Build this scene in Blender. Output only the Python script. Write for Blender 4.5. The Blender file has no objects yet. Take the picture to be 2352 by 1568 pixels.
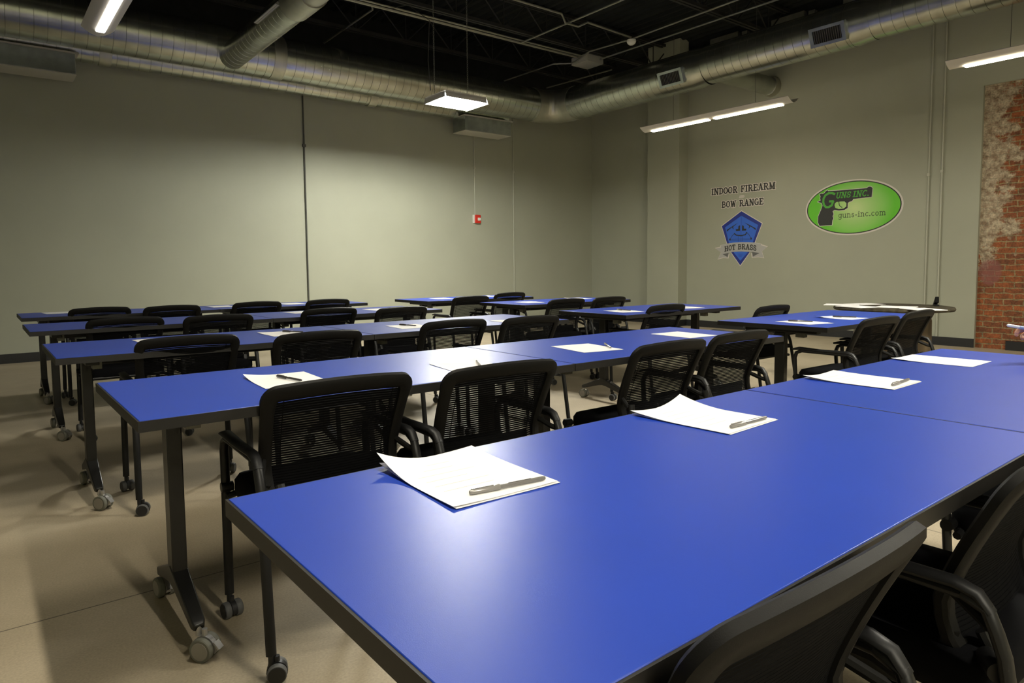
import bpy, math, random
from mathutils import Vector, Matrix
random.seed(7)
scene = bpy.context.scene
COL = scene.collection

# ------------------------------------------------------------------ camera
YAW, PITCH, ROLL, FPX, CY, CAMZ = 0.66927, 0.071464, -0.009268, 1559.35, 721.82, 1.12465
sn, cs = math.sin(YAW), math.cos(YAW)
fwd = Vector((sn*math.cos(PITCH), cs*math.cos(PITCH), -math.sin(PITCH)))
rt = Vector((cs, -sn, 0)); up = rt.cross(fwd)
r2 = rt*math.cos(ROLL) + up*math.sin(ROLL)
u2 = -rt*math.sin(ROLL) + up*math.cos(ROLL)
camd = bpy.data.cameras.new('camera'); cam = bpy.data.objects.new('camera', camd); COL.objects.link(cam)
cam.matrix_world = Matrix(((r2.x, u2.x, -fwd.x, 0), (r2.y, u2.y, -fwd.y, 0), (r2.z, u2.z, -fwd.z, CAMZ), (0, 0, 0, 1)))
camd.sensor_width = 36; camd.lens = FPX/2352*36; camd.shift_y = -(784-CY)/2352
camd.clip_start = 0.02; camd.clip_end = 100
scene.camera = cam

# ------------------------------------------------------------------ world, exposure
w = bpy.data.worlds.new('world'); scene.world = w; w.use_nodes = True
w.node_tree.nodes['Background'].inputs[0].default_value = (0.01, 0.01, 0.012, 1)
w.node_tree.nodes['Background'].inputs[1].default_value = 0.3
vs = scene.view_settings
vs.view_transform = 'Standard'; vs.look = 'None'; vs.gamma = 1; vs.use_curve_mapping = False
vs.exposure = 0.0
BAY, BAY_REAR, LENS_REAR, LENS_FILL, STRIP = 610.0, 540.0, 140.0, 520.0, 44.0          # strengths of the lamps in the fixtures

# ------------------------------------------------------------------ materials
def mat(name, col, rough=0.5, metal=0.0, spec=0.5, noise=0.0, nscale=8.0, bump=0.0, bscale=200.0, emis=None, estr=0.0, stretch=None):
    m = bpy.data.materials.new(name); m.use_nodes = True
    nt = m.node_tree; b = nt.nodes['Principled BSDF']
    b.inputs['Base Color'].default_value = (*col, 1); b.inputs['Roughness'].default_value = rough
    b.inputs['Metallic'].default_value = metal; b.inputs['Specular IOR Level'].default_value = spec
    tc = nt.nodes.new('ShaderNodeTexCoord')
    if noise:
        n = nt.nodes.new('ShaderNodeTexNoise'); n.inputs['Scale'].default_value = nscale; n.inputs['Detail'].default_value = 6
        if stretch:
            mp = nt.nodes.new('ShaderNodeMapping'); mp.inputs['Scale'].default_value = stretch
            nt.links.new(tc.outputs['Object'], mp.inputs[0]); nt.links.new(mp.outputs[0], n.inputs[0])
        else: nt.links.new(tc.outputs['Object'], n.inputs[0])
        r = nt.nodes.new('ShaderNodeValToRGB'); r.color_ramp.elements[0].position = .3; r.color_ramp.elements[1].position = .7
        r.color_ramp.elements[0].color = (*[c*(1-noise) for c in col], 1); r.color_ramp.elements[1].color = (*[min(1, c*(1+noise)) for c in col], 1)
        nt.links.new(n.outputs[0], r.inputs[0]); nt.links.new(r.outputs[0], b.inputs['Base Color'])
    if bump:
        n = nt.nodes.new('ShaderNodeTexNoise'); n.inputs['Scale'].default_value = bscale
        bp = nt.nodes.new('ShaderNodeBump'); bp.inputs['Strength'].default_value = bump; bp.inputs['Distance'].default_value = .002
        nt.links.new(tc.outputs['Object'], n.inputs[0]); nt.links.new(n.outputs[0], bp.inputs['Height']); nt.links.new(bp.outputs[0], b.inputs['Normal'])
    if emis:
        b.inputs['Emission Color'].default_value = (*emis, 1); b.inputs['Emission Strength'].default_value = estr
    return m
M = {}
M['wall'] = mat('wall_paint', (.365, .375, .295), .6, spec=.3, noise=.03, nscale=1.5, bump=.15, bscale=90)
M['upper'] = mat('black_upper_wall', (.018, .019, .019), .8, spec=.2, noise=.2)  # near-black tone of the wall bands under the ceiling
M['deck'] = mat('black_deck', (.010, .012, .0115), .7, spec=.25, noise=.25, nscale=3)
M['joist'] = mat('black_steel', (.018, .018, .017), .6, noise=.3, nscale=5)
M['grey_steel'] = mat('grey_steel', (.20, .20, .17), .45, metal=.5, noise=.2)
M['base'] = mat('black_vinyl', (.012, .012, .013), .5)
M['blue'] = mat('blue_laminate', (.010, .047, .40), .38, spec=.5, noise=.06, nscale=2.2, bump=.05, bscale=700)
M['edge'] = mat('black_edge', (.013, .012, .011), .5, spec=.35, noise=.15)
M['tmetal'] = mat('black_powder_coat', (.007, .0067, .006), .36, bump=.08, bscale=500)
M['plastic'] = mat('black_plastic', (.0060, .0057, .0053), .58, spec=.18, bump=.1, bscale=600)
M['pad'] = mat('black_pad', (.006, .006, .0065), .5, spec=.35)
M['tube'] = mat('black_tube', (.005, .005, .0055), .45, spec=.35)
M['fabric'] = mat('black_fabric', (.003, .003, .004), .9, spec=.1, noise=.3, nscale=300)
M['mesh'] = mat('black_mesh', (.0025, .0025, .003), .85, spec=.08)
M['tire'] = mat('grey_rubber', (.10, .10, .10), .6)
M['lgrey'] = mat('grey_tread', (.13, .13, .105), .55)
M['hub'] = mat('grey_hub', (.24, .22, .19), .5)
M['chrome'] = mat('silver_metal', (.45, .44, .43), .3, metal=.8)
M['galv'] = mat('galvanised_steel', (.46, .475, .42), .27, metal=.95, noise=.14, nscale=6)
M['galv2'] = mat('brushed_duct_band', (.46, .46, .39), .42, metal=.9, noise=.08)
M['galvd'] = mat('duct_box_steel', (.34, .37, .36), .3, metal=.9, noise=.15)
M['plate'] = mat('pale_plate', (.42, .41, .36), .5)
M['conduit'] = mat('conduit_steel', (.30, .30, .25), .4, metal=.6, noise=.1)
M['conduitw'] = mat('painted_conduit', (.44, .45, .37), .5)
M['conduitd'] = mat('dark_conduit', (.07, .07, .06), .6)
M['vent'] = mat('vent_dark', (.012, .012, .012), .6)
M['slat'] = mat('vent_slat', (.075, .07, .065), .5)
M['paper'] = mat('white_paper', (.86, .84, .83), .7)
M['print'] = mat('faint_print', (.80, .785, .78), .8)
M['penbody'] = mat('grey_pen', (.17, .165, .155), .25)
M['pencap'] = mat('clear_grey_cap', (.24, .23, .215), .2)
M['penink'] = mat('dark_pen', (.05, .045, .045), .3)
M['red'] = mat('red_plastic', (.60, .03, .015), .4)
M['white'] = mat('white_plastic', (.75, .75, .70), .4)
M['fix'] = mat('white_enamel', (.62, .60, .55), .4)
M['lens_rear'] = mat('warm_rear_lens', (.9, .85, .7), .4, emis=(1.0, .93, .76), estr=LENS_REAR)
M['lens_fill'] = mat('warm_fill_lens', (.9, .85, .7), .4, emis=(1.0, .93, .76), estr=LENS_FILL)  # lens of the added fill pendant behind the camera
M['lens_dim'] = mat('white_lens', (.9, .88, .85), .4, emis=(1.0, .95, .86), estr=STRIP*.2)
M['lens'] = mat('warm_lens', (.9, .85, .7), .4, emis=(1.0, .88, .66), estr=STRIP)
M['lamp_rear'] = mat('warm_tube', (.95, .95, .9), .4, emis=(1.0, .96, .82), estr=BAY_REAR)
M['lamp'] = mat('bright_tube', (.95, .95, .9), .4, emis=(1.0, .985, .88), estr=BAY)
M['green'] = None
M['ink'] = mat('ink_black', (.02, .021, .018), .6)
M['textdark'] = mat('charcoal_letter', (.030, .030, .025), .6)
M['outline'] = mat('pale_outline', (.66, .62, .57), .6)
M['navy'] = mat('navy_vinyl', (.012, .028, .25), .5)
M['royal'] = mat('royal_vinyl', (.030, .13, .62), .5)
M['ribbon'] = mat('grey_vinyl', (.42, .42, .41), .5)
M['ribbond'] = mat('dark_grey_vinyl', (.12, .12, .12), .5)
M['greentxt'] = mat('green_letter', (.06, .36, .02), .5)
M['wood'] = mat('brown_wood', (.075, .052, .028), .55, noise=.35, nscale=14, stretch=(1, 1, .15))
M['stone'] = mat('dark_marbled_top', (.045, .038, .025), .75, spec=.12, noise=.6, nscale=22)
M['skin'] = mat('skin', (.55, .27, .18), .5)
M['shirt'] = mat('maroon_shirt', (.16, .035, .035), .8, noise=.15, nscale=40)
M['trouser'] = mat('dark_trousers', (.02, .022, .03), .85)
M['hair'] = mat('brown_hair', (.035, .02, .012), .6, noise=.3, nscale=90)
M['wpen'] = mat('white_pen', (.62, .68, .78), .3)
M['paleblue'] = mat('pale_blue_plastic', (.30, .38, .62), .35)
M['shoe'] = mat('black_shoe', (.01, .01, .01), .4)

def concrete():
    m = bpy.data.materials.new('concrete_floor'); m.use_nodes = True; nt = m.node_tree; b = nt.nodes['Principled BSDF']
    L = nt.links.new; tc = nt.nodes.new('ShaderNodeTexCoord')
    n = nt.nodes.new('ShaderNodeTexNoise'); n.inputs['Scale'].default_value = 1.1; n.inputs['Detail'].default_value = 9; n.inputs['Roughness'].default_value = .6
    L(tc.outputs['Object'], n.inputs[0])
    r = nt.nodes.new('ShaderNodeValToRGB'); r.color_ramp.elements[0].position = .32; r.color_ramp.elements[1].position = .72
    r.color_ramp.elements[0].color = (.37, .305, .21, 1); r.color_ramp.elements[1].color = (.52, .445, .325, 1)
    L(n.outputs[0], r.inputs[0])
    n2 = nt.nodes.new('ShaderNodeTexNoise'); n2.inputs['Scale'].default_value = 140; n2.inputs['Detail'].default_value = 3
    L(tc.outputs['Object'], n2.inputs[0])
    r2_ = nt.nodes.new('ShaderNodeValToRGB'); r2_.color_ramp.elements[0].position = .3; r2_.color_ramp.elements[1].position = .75
    r2_.color_ramp.elements[0].color = (.86, .86, .86, 1); r2_.color_ramp.elements[1].color = (1.08, 1.08, 1.08, 1)
    L(n2.outputs[0], r2_.inputs[0])
    mx = nt.nodes.new('ShaderNodeMix'); mx.data_type = 'RGBA'; mx.blend_type = 'MULTIPLY'; mx.inputs[0].default_value = 1
    L(r.outputs[0], mx.inputs[6]); L(r2_.outputs[0], mx.inputs[7])
    sep = nt.nodes.new('ShaderNodeSeparateXYZ'); L(tc.outputs['Object'], sep.inputs[0])
    prev = None
    for axis, val, wd in ((1, 2.60, .003), (1, 6.45, .003), (0, 3.1, .003), (0, 7.0, .003), (1, -1.2, .003)):
        a = nt.nodes.new('ShaderNodeMath'); a.operation = 'SUBTRACT'; a.inputs[1].default_value = val; L(sep.outputs[axis], a.inputs[0])
        c = nt.nodes.new('ShaderNodeMath'); c.operation = 'ABSOLUTE'; L(a.outputs[0], c.inputs[0])
        d = nt.nodes.new('ShaderNodeMath'); d.operation = 'LESS_THAN'; d.inputs[1].default_value = wd; L(c.outputs[0], d.inputs[0])
        if prev is None: prev = d
        else:
            e = nt.nodes.new('ShaderNodeMath'); e.operation = 'MAXIMUM'; L(prev.outputs[0], e.inputs[0]); L(d.outputs[0], e.inputs[1]); prev = e
    mj = nt.nodes.new('ShaderNodeMix'); mj.data_type = 'RGBA'; L(prev.outputs[0], mj.inputs[0]); L(mx.outputs[2], mj.inputs[6]); mj.inputs[7].default_value = (.13, .11, .08, 1)
    L(mj.outputs[2], b.inputs['Base Color'])
    b.inputs['Roughness'].default_value = .5; b.inputs['Specular IOR Level'].default_value = .35
    return m
M['floor'] = concrete()

def brick():
    m = bpy.data.materials.new('old_brick'); m.use_nodes = True; nt = m.node_tree; b = nt.nodes['Principled BSDF']; L = nt.links.new
    tc = nt.nodes.new('ShaderNodeTexCoord'); sep = nt.nodes.new('ShaderNodeSeparateXYZ'); L(tc.outputs['Object'], sep.inputs[0])
    cmb = nt.nodes.new('ShaderNodeCombineXYZ'); L(sep.outputs[1], cmb.inputs[0]); L(sep.outputs[2], cmb.inputs[1])
    # slight wobble of the courses
    nw = nt.nodes.new('ShaderNodeTexNoise'); nw.inputs['Scale'].default_value = 13; L(cmb.outputs[0], nw.inputs[0])
    vm = nt.nodes.new('ShaderNodeVectorMath'); vm.operation = 'SCALE'; vm.inputs['Scale'].default_value = .030; L(nw.outputs['Color'], vm.inputs[0])
    va = nt.nodes.new('ShaderNodeVectorMath'); L(cmb.outputs[0], va.inputs[0]); L(vm.outputs[0], va.inputs[1])
    br = nt.nodes.new('ShaderNodeTexBrick'); L(va.outputs[0], br.inputs['Vector'])
    br.inputs['Scale'].default_value = 1; br.inputs['Brick Width'].default_value = .215; br.inputs['Row Height'].default_value = .073
    br.inputs['Mortar Size'].default_value = .0085; br.inputs['Mortar Smooth'].default_value = .3; br.inputs['Bias'].default_value = -.1
    br.inputs['Color1'].default_value = (.34, .105, .036, 1); br.inputs['Color2'].default_value = (.17, .062, .030, 1)
    br.inputs['Mortar'].default_value = (.30, .235, .135, 1)
    n = nt.nodes.new('ShaderNodeTexNoise'); n.inputs['Scale'].default_value = 14; n.inputs['Detail'].default_value = 8; L(cmb.outputs[0], n.inputs[0])
    mr = nt.nodes.new('ShaderNodeValToRGB'); mr.color_ramp.elements[0].position = .3; mr.color_ramp.elements[1].position = .7
    mr.color_ramp.elements[0].color = (.55, .6, .6, 1); mr.color_ramp.elements[1].color = (1.35, 1.25, 1.1, 1); L(n.outputs[0], mr.inputs[0])
    mx = nt.nodes.new('ShaderNodeMix'); mx.data_type = 'RGBA'; mx.blend_type = 'MULTIPLY'; mx.inputs[0].default_value = .9
    L(br.outputs['Color'], mx.inputs[6]); L(mr.outputs[0], mx.inputs[7])
    # old plaster left on the left upper area:  mask = f(y, z) + noise
    n3 = nt.nodes.new('ShaderNodeTexNoise'); n3.inputs['Scale'].default_value = 4.2; n3.inputs['Detail'].default_value = 7; n3.inputs['Roughness'].default_value = .65; L(cmb.outputs[0], n3.inputs[0])
    def mth(op, a, bv=None, c=None):
        x = nt.nodes.new('ShaderNodeMath'); x.operation = op
        for i, v in enumerate((a, bv, c)):
            if v is None: continue
            if isinstance(v, (int, float)): x.inputs[i].default_value = v
            else: L(v, x.inputs[i])
        return x.outputs[0]
    ydist = mth('MULTIPLY', mth('SUBTRACT', sep.outputs[1], 2.90), 2.4)          # positive towards the left edge
    zlo = mth('MINIMUM', mth('MULTIPLY', mth('SUBTRACT', sep.outputs[2], 1.05), 1.2), .38)
    msk = mth('ADD', mth('ADD', ydist, zlo), mth('MULTIPLY', mth('SUBTRACT', n3.outputs[0], .5), 3.0))
    rp = nt.nodes.new('ShaderNodeValToRGB'); rp.color_ramp.elements[0].position = .22; rp.color_ramp.elements[1].position = .42; L(msk, rp.inputs[0])
    # keep it above 1 m
    zc = mth('GREATER_THAN', sep.outputs[2], mth('MULTIPLY', n.outputs[0], 2.0))
    mk = mth('MULTIPLY', mth('MULTIPLY', rp.outputs[0], zc), .88)
    np_ = nt.nodes.new('ShaderNodeValToRGB'); np_.color_ramp.elements[0].position = .35; np_.color_ramp.elements[1].position = .6
    np_.color_ramp.elements[0].color = (.26, .19, .13, 1); np_.color_ramp.elements[1].color = (.58, .51, .38, 1); L(n.outputs[0], np_.inputs[0])
    m2 = nt.nodes.new('ShaderNodeMix'); m2.data_type = 'RGBA'; L(mk, m2.inputs[0]); L(mx.outputs[2], m2.inputs[6]); L(np_.outputs[0], m2.inputs[7])
    n5 = nt.nodes.new('ShaderNodeTexNoise'); n5.inputs['Scale'].default_value = 48; n5.inputs['Detail'].default_value = 8; n5.inputs['Roughness'].default_value = .7; L(cmb.outputs[0], n5.inputs[0])
    r5 = nt.nodes.new('ShaderNodeValToRGB'); r5.color_ramp.elements[0].position = .34; r5.color_ramp.elements[1].position = .62
    r5.color_ramp.elements[0].color = (.42, .42, .42, 1); r5.color_ramp.elements[1].color = (1.18, 1.16, 1.1, 1); L(n5.outputs[0], r5.inputs[0])
    m5 = nt.nodes.new('ShaderNodeMix'); m5.data_type = 'RGBA'; m5.blend_type = 'MULTIPLY'; m5.inputs[0].default_value = .85
    L(m2.outputs[2], m5.inputs[6]); L(r5.outputs[0], m5.inputs[7]); m2 = m5
    # faded reddish paint stain
    dy = mth('MULTIPLY', mth('SUBTRACT', sep.outputs[1], 3.05), 6.0); dz = mth('MULTIPLY', mth('SUBTRACT', sep.outputs[2], .99), 4.6)
    rr = mth('ADD', mth('ADD', mth('MULTIPLY', dy, dy), mth('MULTIPLY', dz, dz)), mth('MULTIPLY', n3.outputs[0], .6))
    st = nt.nodes.new('ShaderNodeValToRGB'); st.color_ramp.elements[0].position = .75; st.color_ramp.elements[1].position = 1.0
    st.color_ramp.elements[0].color = (.7, .7, .7, 1); st.color_ramp.elements[1].color = (0, 0, 0, 1); L(rr, st.inputs[0])
    m3 = nt.nodes.new('ShaderNodeMix'); m3.data_type = 'RGBA'; L(st.outputs[0], m3.inputs[0]); L(m2.outputs[2], m3.inputs[6]); m3.inputs[7].default_value = (.24, .09, .08, 1)
    L(m3.outputs[2], b.inputs['Base Color']); b.inputs['Roughness'].default_value = .85
    bp = nt.nodes.new('ShaderNodeBump'); bp.inputs['Strength'].default_value = .8; bp.inputs['Distance'].default_value = .012
    hh = mth('ADD', mth('MULTIPLY', mth('SUBTRACT', 1.0, br.outputs['Fac']), .7), mth('MULTIPLY', n.outputs[0], .6))
    L(hh, bp.inputs['Height']); L(bp.outputs[0], b.inputs['Normal'])
    return m
M['brick'] = brick()

def green_field():
    m = bpy.data.materials.new('green_vinyl'); m.use_nodes = True; nt = m.node_tree; b = nt.nodes['Principled BSDF']; L = nt.links.new
    tc = nt.nodes.new('ShaderNodeTexCoord'); mp = nt.nodes.new('ShaderNodeMapping'); L(tc.outputs['Object'], mp.inputs[0])
    mp.inputs['Location'].default_value = (0, .06, .02); mp.inputs['Scale'].default_value = (0, 1.35, 1.7)
    g = nt.nodes.new('ShaderNodeTexGradient'); g.gradient_type = 'SPHERICAL'; L(mp.outputs[0], g.inputs[0])
    r = nt.nodes.new('ShaderNodeValToRGB'); r.color_ramp.elements[0].position = .25; r.color_ramp.elements[1].position = 1
    r.color_ramp.elements[0].color = (.11, .52, .003, 1); r.color_ramp.elements[1].color = (.55, .70, .30, 1); L(g.outputs[0], r.inputs[0])
    L(r.outputs[0], b.inputs['Base Color']); b.inputs['Roughness'].default_value = .5
    return m
M['green'] = green_field()

# ------------------------------------------------------------------ mesh builder
class MB:
    def __init__(s): s.v = []; s.f = []; s.m = []
    def add(s, vs, fs, mi=0):
        o = len(s.v); s.v += [tuple(v) for v in vs]; s.f += [tuple(i+o for i in f) for f in fs]; s.m += [mi]*len(fs); return s
    def box(s, x0, x1, y0, y1, z0, z1, mi=0):
        return s.add([(x0,y0,z0),(x1,y0,z0),(x1,y1,z0),(x0,y1,z0),(x0,y0,z1),(x1,y0,z1),(x1,y1,z1),(x0,y1,z1)],
                     [(0,3,2,1),(4,5,6,7),(0,1,5,4),(1,2,6,5),(2,3,7,6),(3,0,4,7)], mi)
    def loft(s, rings, closed=False, cap=True, mi=0):
        n = len(rings[0]); vs = [p for r in rings for p in r]; fs = []
        k = len(rings)
        for i in range(k if closed else k-1):
            a = i*n; b = ((i+1) % k)*n
            for j in range(n): fs.append((a+j, a+(j+1) % n, b+(j+1) % n, b+j))
        if cap and not closed: fs.append(tuple(range(n-1, -1, -1))); fs.append(tuple(range((k-1)*n, k*n)))
        return s.add(vs, fs, mi)
    def sweep(s, path, rx, ry=None, seg=10, up=(0,0,1), closed=False, square=False, cap=True, mi=0):
        ry = ry or rx; rings = []; n = len(path); P = [Vector(p) for p in path]; u = Vector(up)
        for i, p in enumerate(P):
            if closed: t = (P[(i+1) % n]-P[i-1])
            else: t = P[min(i+1, n-1)]-P[max(i-1, 0)]
            t.normalize(); uu = Vector(u(i)) if callable(up) else u
            a = t.cross(uu)
            if a.length < 1e-4: a = t.cross(Vector((1,0,0)) if abs(t.x) < .9 else Vector((0,1,0)))
            a.normalize(); b = a.cross(t).normalized()
            # a: sideways, b: towards 'up'
            k1 = rx(i) if callable(rx) else rx; k2 = ry(i) if callable(ry) else ry
            if square: q = [(-1,-1),(1,-1),(1,1),(-1,1)]
            else: q = [(math.cos(2*math.pi*j/seg), math.sin(2*math.pi*j/seg)) for j in range(seg)]
            rings.append([p+a*k1*c+b*k2*d for c, d in q])
        return s.loft(rings, closed, cap, mi)
    def cyl(s, a, b, r, r2=None, seg=16, mi=0):
        r2 = r if r2 is None else r2; a = Vector(a); b = Vector(b)
        return s.sweep([a, b], lambda i: (r, r2)[i], lambda i: (r, r2)[i], seg, mi=mi)
    def lathe(s, prof, a, axis, seg=24, mi=0, cap=True):
        # prof: list of (distance along axis, radius)
        a = Vector(a); ax = Vector(axis).normalized(); h = Vector((0,0,1)) if abs(ax.z) < .9 else Vector((1,0,0))
        e1 = ax.cross(h).normalized(); e2 = ax.cross(e1)
        rings = [[a+ax*d+(e1*math.cos(2*math.pi*j/seg)+e2*math.sin(2*math.pi*j/seg))*r for j in range(seg)] for d, r in prof]
        return s.loft(rings, False, cap, mi)
    def build(s, name, mats, parent=None, bevel=0, sharp=35, recalc=True, loc=None, smooth=True):
        me = bpy.data.meshes.new(name); me.from_pydata(s.v, [], s.f)
        mats = mats if isinstance(mats, (list, tuple)) else [mats]
        for m in mats: me.materials.append(m)
        if len(mats) > 1: me.polygons.foreach_set('material_index', s.m)
        if recalc:
            import bmesh
            bm = bmesh.new(); bm.from_mesh(me); bmesh.ops.recalc_face_normals(bm, faces=bm.faces); bm.to_mesh(me); bm.free()
        if smooth:
            me.polygons.foreach_set('use_smooth', [True]*len(me.polygons)); me.set_sharp_from_angle(angle=math.radians(sharp))
        me.update()
        o = bpy.data.objects.new(name, me); COL.objects.link(o)
        if parent: o.parent = parent
        if loc: o.location = loc
        if bevel:
            b = o.modifiers.new('bevel', 'BEVEL'); b.width = bevel; b.segments = 2; b.limit_method = 'ANGLE'
        return o
def tag(o, label=None, cat=None, group=None, kind=None):
    if label: o['label'] = label
    if cat: o['category'] = cat
    if group: o['group'] = group
    if kind: o['kind'] = kind
    return o
def empty(name, loc=(0,0,0), rz=0.0):
    o = bpy.data.objects.new(name, None); COL.objects.link(o); o.location = loc; o.rotation_euler = (0,0,rz); o.empty_display_size = .1
    return o
def copy_tree(o, parent=None):
    c = o.copy(); COL.objects.link(c)
    if parent: c.parent = parent
    for ch in list(o.children): copy_tree(ch, c)
    return c
def struct(o): o['kind'] = 'structure'; return o
def bx(name, m, dims, parent=None, bevel=0): return MB().box(*dims).build(name, m, parent, bevel, smooth=bevel > 0)

# ------------------------------------------------------------------ room shell
XW, YW, CZ = 10.22, 10.20, 5.12
XL, YB = -2.6, -3.0
struct(bx('floor', M['floor'], (XL, XW+.2, YB, YW+.1, -.12, 0)))
struct(bx('wall_left', M['wall'], (XL, XW+.2, YW, YW+.12, 0, 4.3)))
struct(bx('wall_left_upper', M['upper'], (XL, XW+.2, YW, YW+.12, 4.3, CZ)))
rw = MB()
rw.box(XW, XW+.15, 3.18, YW, 0, 4.83); rw.box(XW, XW+.15, YB, 3.18, 3.36, 4.83); rw.box(XW, XW+.15, YB, 1.0, 0, 3.36)
struct(rw.build('wall_right', M['wall'], smooth=False))
struct(bx('wall_right_upper', M['upper'], (XW+.06, XW+.15, YB, YW, 4.83, CZ)))
struct(bx('wall_right_brick', M['brick'], (XW+.05, XW+.149, 1.0, 3.18, 0, 3.36)))
struct(bx('wall_near', M['wall'], (XL-.12, XL, YB-.12, YW+.12, 0, CZ)))
struct(bx('wall_back', M['wall'], (XL, XW+.2, YB-.12, YB, 0, CZ)))
struct(bx('pilaster', M['wall'], (9.97, XW, 7.76, 8.48, 0, 5.10)))
# corrugated deck (ribs run towards the left wall)
dk = MB(); x = XL; prof = []
while x < XW+.15:
    prof += [(x, CZ), (x+.04, CZ-.04), (x+.09, CZ-.04), (x+.13, CZ)]; x += .17
prof = [p for p in prof if p[0] < XW+.14]
n = len(prof)
vv = [(p[0], YB, p[1]) for p in prof]+[(p[0], YW, p[1]) for p in prof]
dk.add(vv, [(i, i+1, n+i+1, n+i) for i in range(n-1)]); dk.box(XL, XW+.15, YB, YW, CZ+.002, CZ+.1)
struct(dk.build('ceiling', M['deck'], smooth=False, recalc=False))
struct(bx('baseboard_left', M['base'], (XL, XW, YW-.012, YW, 0, .115)))
bb = MB(); bb.box(XW-.012, XW, 8.48, YW-.012, 0, .115); bb.box(9.958, 9.97, 7.76, 8.48, 0, .115); bb.box(9.97, XW-.012, 7.748, 7.76, 0, .115)
bb.box(XW-.012, XW, 3.18, 7.748, 0, .115); bb.box(XW-.012, XW+.05, 1.0, 2.83, 0, .115)
struct(bb.build('baseboard_right', M['base'], smooth=False))
# wall top ledge blocks seen over the duct
lg = MB(); lg.box(XW-.05, XW+.1, YB, 7.7, 4.83, 4.87)
struct(lg.build('trim_1', M['grey_steel'], smooth=False))
lb = MB(); y = 7.3
while y > -2.5:
    lb.box(XW-.02, XW+.06, y-.55, y, 4.87, 4.99); lb.box(XW-.02, XW+.06, y-.72, y-.62, 4.87, 4.96); y -= 1.15
struct(lb.build('trim_2', M['grey_steel'], smooth=False))

# ------------------------------------------------------------------ joists
def joist(y, zb, label):
    r = empty('ceiling_joist', (3.8, y, zb)); tag(r, label, 'joist', 'open web joists under the roof deck')
    H = CZ-.05-zb; x0, x1 = -6.4, 6.4
    MB().box(x0, x1, -.05, -.012, 0, .045).box(x0, x1, .012, .05, 0, .045).build('bottom_chord', M['joist'], r, smooth=False)
    MB().box(x0, x1, -.05, -.012, H-.045, H).box(x0, x1, .012, .05, H-.045, H).build('top_chord', M['joist'], r, smooth=False)
    wb = MB(); x = x0+.1
    while x < x1-.7:
        wb.cyl((x, 0, H-.03), (x+.42, 0, .02), .011, seg=6); wb.cyl((x+.42, 0, .02), (x+.84, 0, H-.03), .011, seg=6); wb.cyl((x+.42, 0, .02), (x+.42, 0, H-.03), .009, seg=6); x += .84
    wb.build('web', M['joist'], r)
for y, lab in ((9.53, 'black open web joist nearest the left wall, above its duct'), (8.12, 'black open web joist above the hanging bay light'), (5.88, 'black open web joist at the top of the photo, right of the smoke detector'),
               (3.9, 'black open web joist over the second row of tables'), (2.0, 'black open web joist over the nearest table'), (0.1, 'black open web joist over the camera')):
    joist(y, 4.6, lab)

# ------------------------------------------------------------------ ducts
R0 = .28; DZ = 3.94; DX, DY = 8.38, 9.30
def ridged(L, r, pitch=.125, off=0):
    p = [(0, r)]; d = off+pitch
    while d < L-.02:
        p += [(d-.003, r), (d-.001, r-.005), (d+.001, r-.005), (d+.003, r)]; d += pitch
    p.append((L, r)); return p
duct = empty('spiral_duct', (DX, DY, DZ)); tag(duct, 'big galvanised spiral duct running along both grey walls with an elbow in the corner', 'duct')
EL = .42
a = MB(); a.lathe(ridged(DX-EL-XL, R0), (XL-DX, 0, 0), (1,0,0), 72, cap=False); a.build('duct_run', M['galv'], duct, sharp=9)
# elbow: 5 gores
rings = []; cx, cy = -EL, -EL
el = MB()
for k in range(6):
    t = math.radians(k*18); c = Vector((cx+EL*math.sin(t), cy+EL*math.cos(t), 0)); tx = Vector((math.cos(t), -math.sin(t), 0)); sd = Vector((math.sin(t), math.cos(t), 0))
    rings.append([c+(sd*math.cos(2*math.pi*j/40)+Vector((0,0,1))*math.sin(2*math.pi*j/40))*(R0+.004) for j in range(40)])
el.loft(rings, cap=False); el.build('elbow', M['galv2'], duct, sharp=12)
def collar(d0, d1, r, ax, name='collar', parent=duct):
    m = MB(); m.lathe([(d0, r), (d0, r+.007), (d0+.012, r+.007), (d0+.014, r+.006), (d1-.014, r+.006), (d1-.012, r+.007), (d1, r+.007), (d1, r)], (0,0,0), ax, 40); m.build(name, M['galv2'], parent, sharp=25)
collar(3.24-DX, 3.40-DX, R0, (1,0,0)); collar(-EL-.14, -EL, R0, (1,0,0)); collar(EL, EL+.16, R0, (0,-1,0))
s1, s2, s3 = DY-6.25, DY-3.95, DY-YB
m = MB(); m.lathe([(d+EL, r) for d, r in ridged(s1-EL, R0)], (0,0,0), (0,-1,0), 72, cap=False); m.build('duct_run', M['galv'], duct, sharp=9)
m = MB(); m.lathe([(s1, R0), (s1+.05, R0), (s1+.22, .262), (s1+.26, .262)], (0,0,0), (0,-1,0), 40, cap=False); m.build('reducer', M['galv'], duct, sharp=40)
m = MB(); m.lathe([(d+s1+.26, r) for d, r in ridged(s2-s1-.26, .262)], (0,0,.012), (0,-1,0), 72, cap=False); m.build('duct_run', M['galv'], duct, sharp=9)
m = MB(); m.lathe([(s2, .262), (s2+.04, .262), (s2+.2, .24), (s2+.24, .24)], (0,0,.014), (0,-1,0), 40, cap=False); m.build('reducer', M['galv'], duct, sharp=40)
m = MB(); m.lathe([(d+s2+.24, r) for d, r in ridged(s3-s2-.24, .24)], (0,0,.02), (0,-1,0), 72, cap=False); m.build('duct_run', M['galv'], duct, sharp=9)
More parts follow.
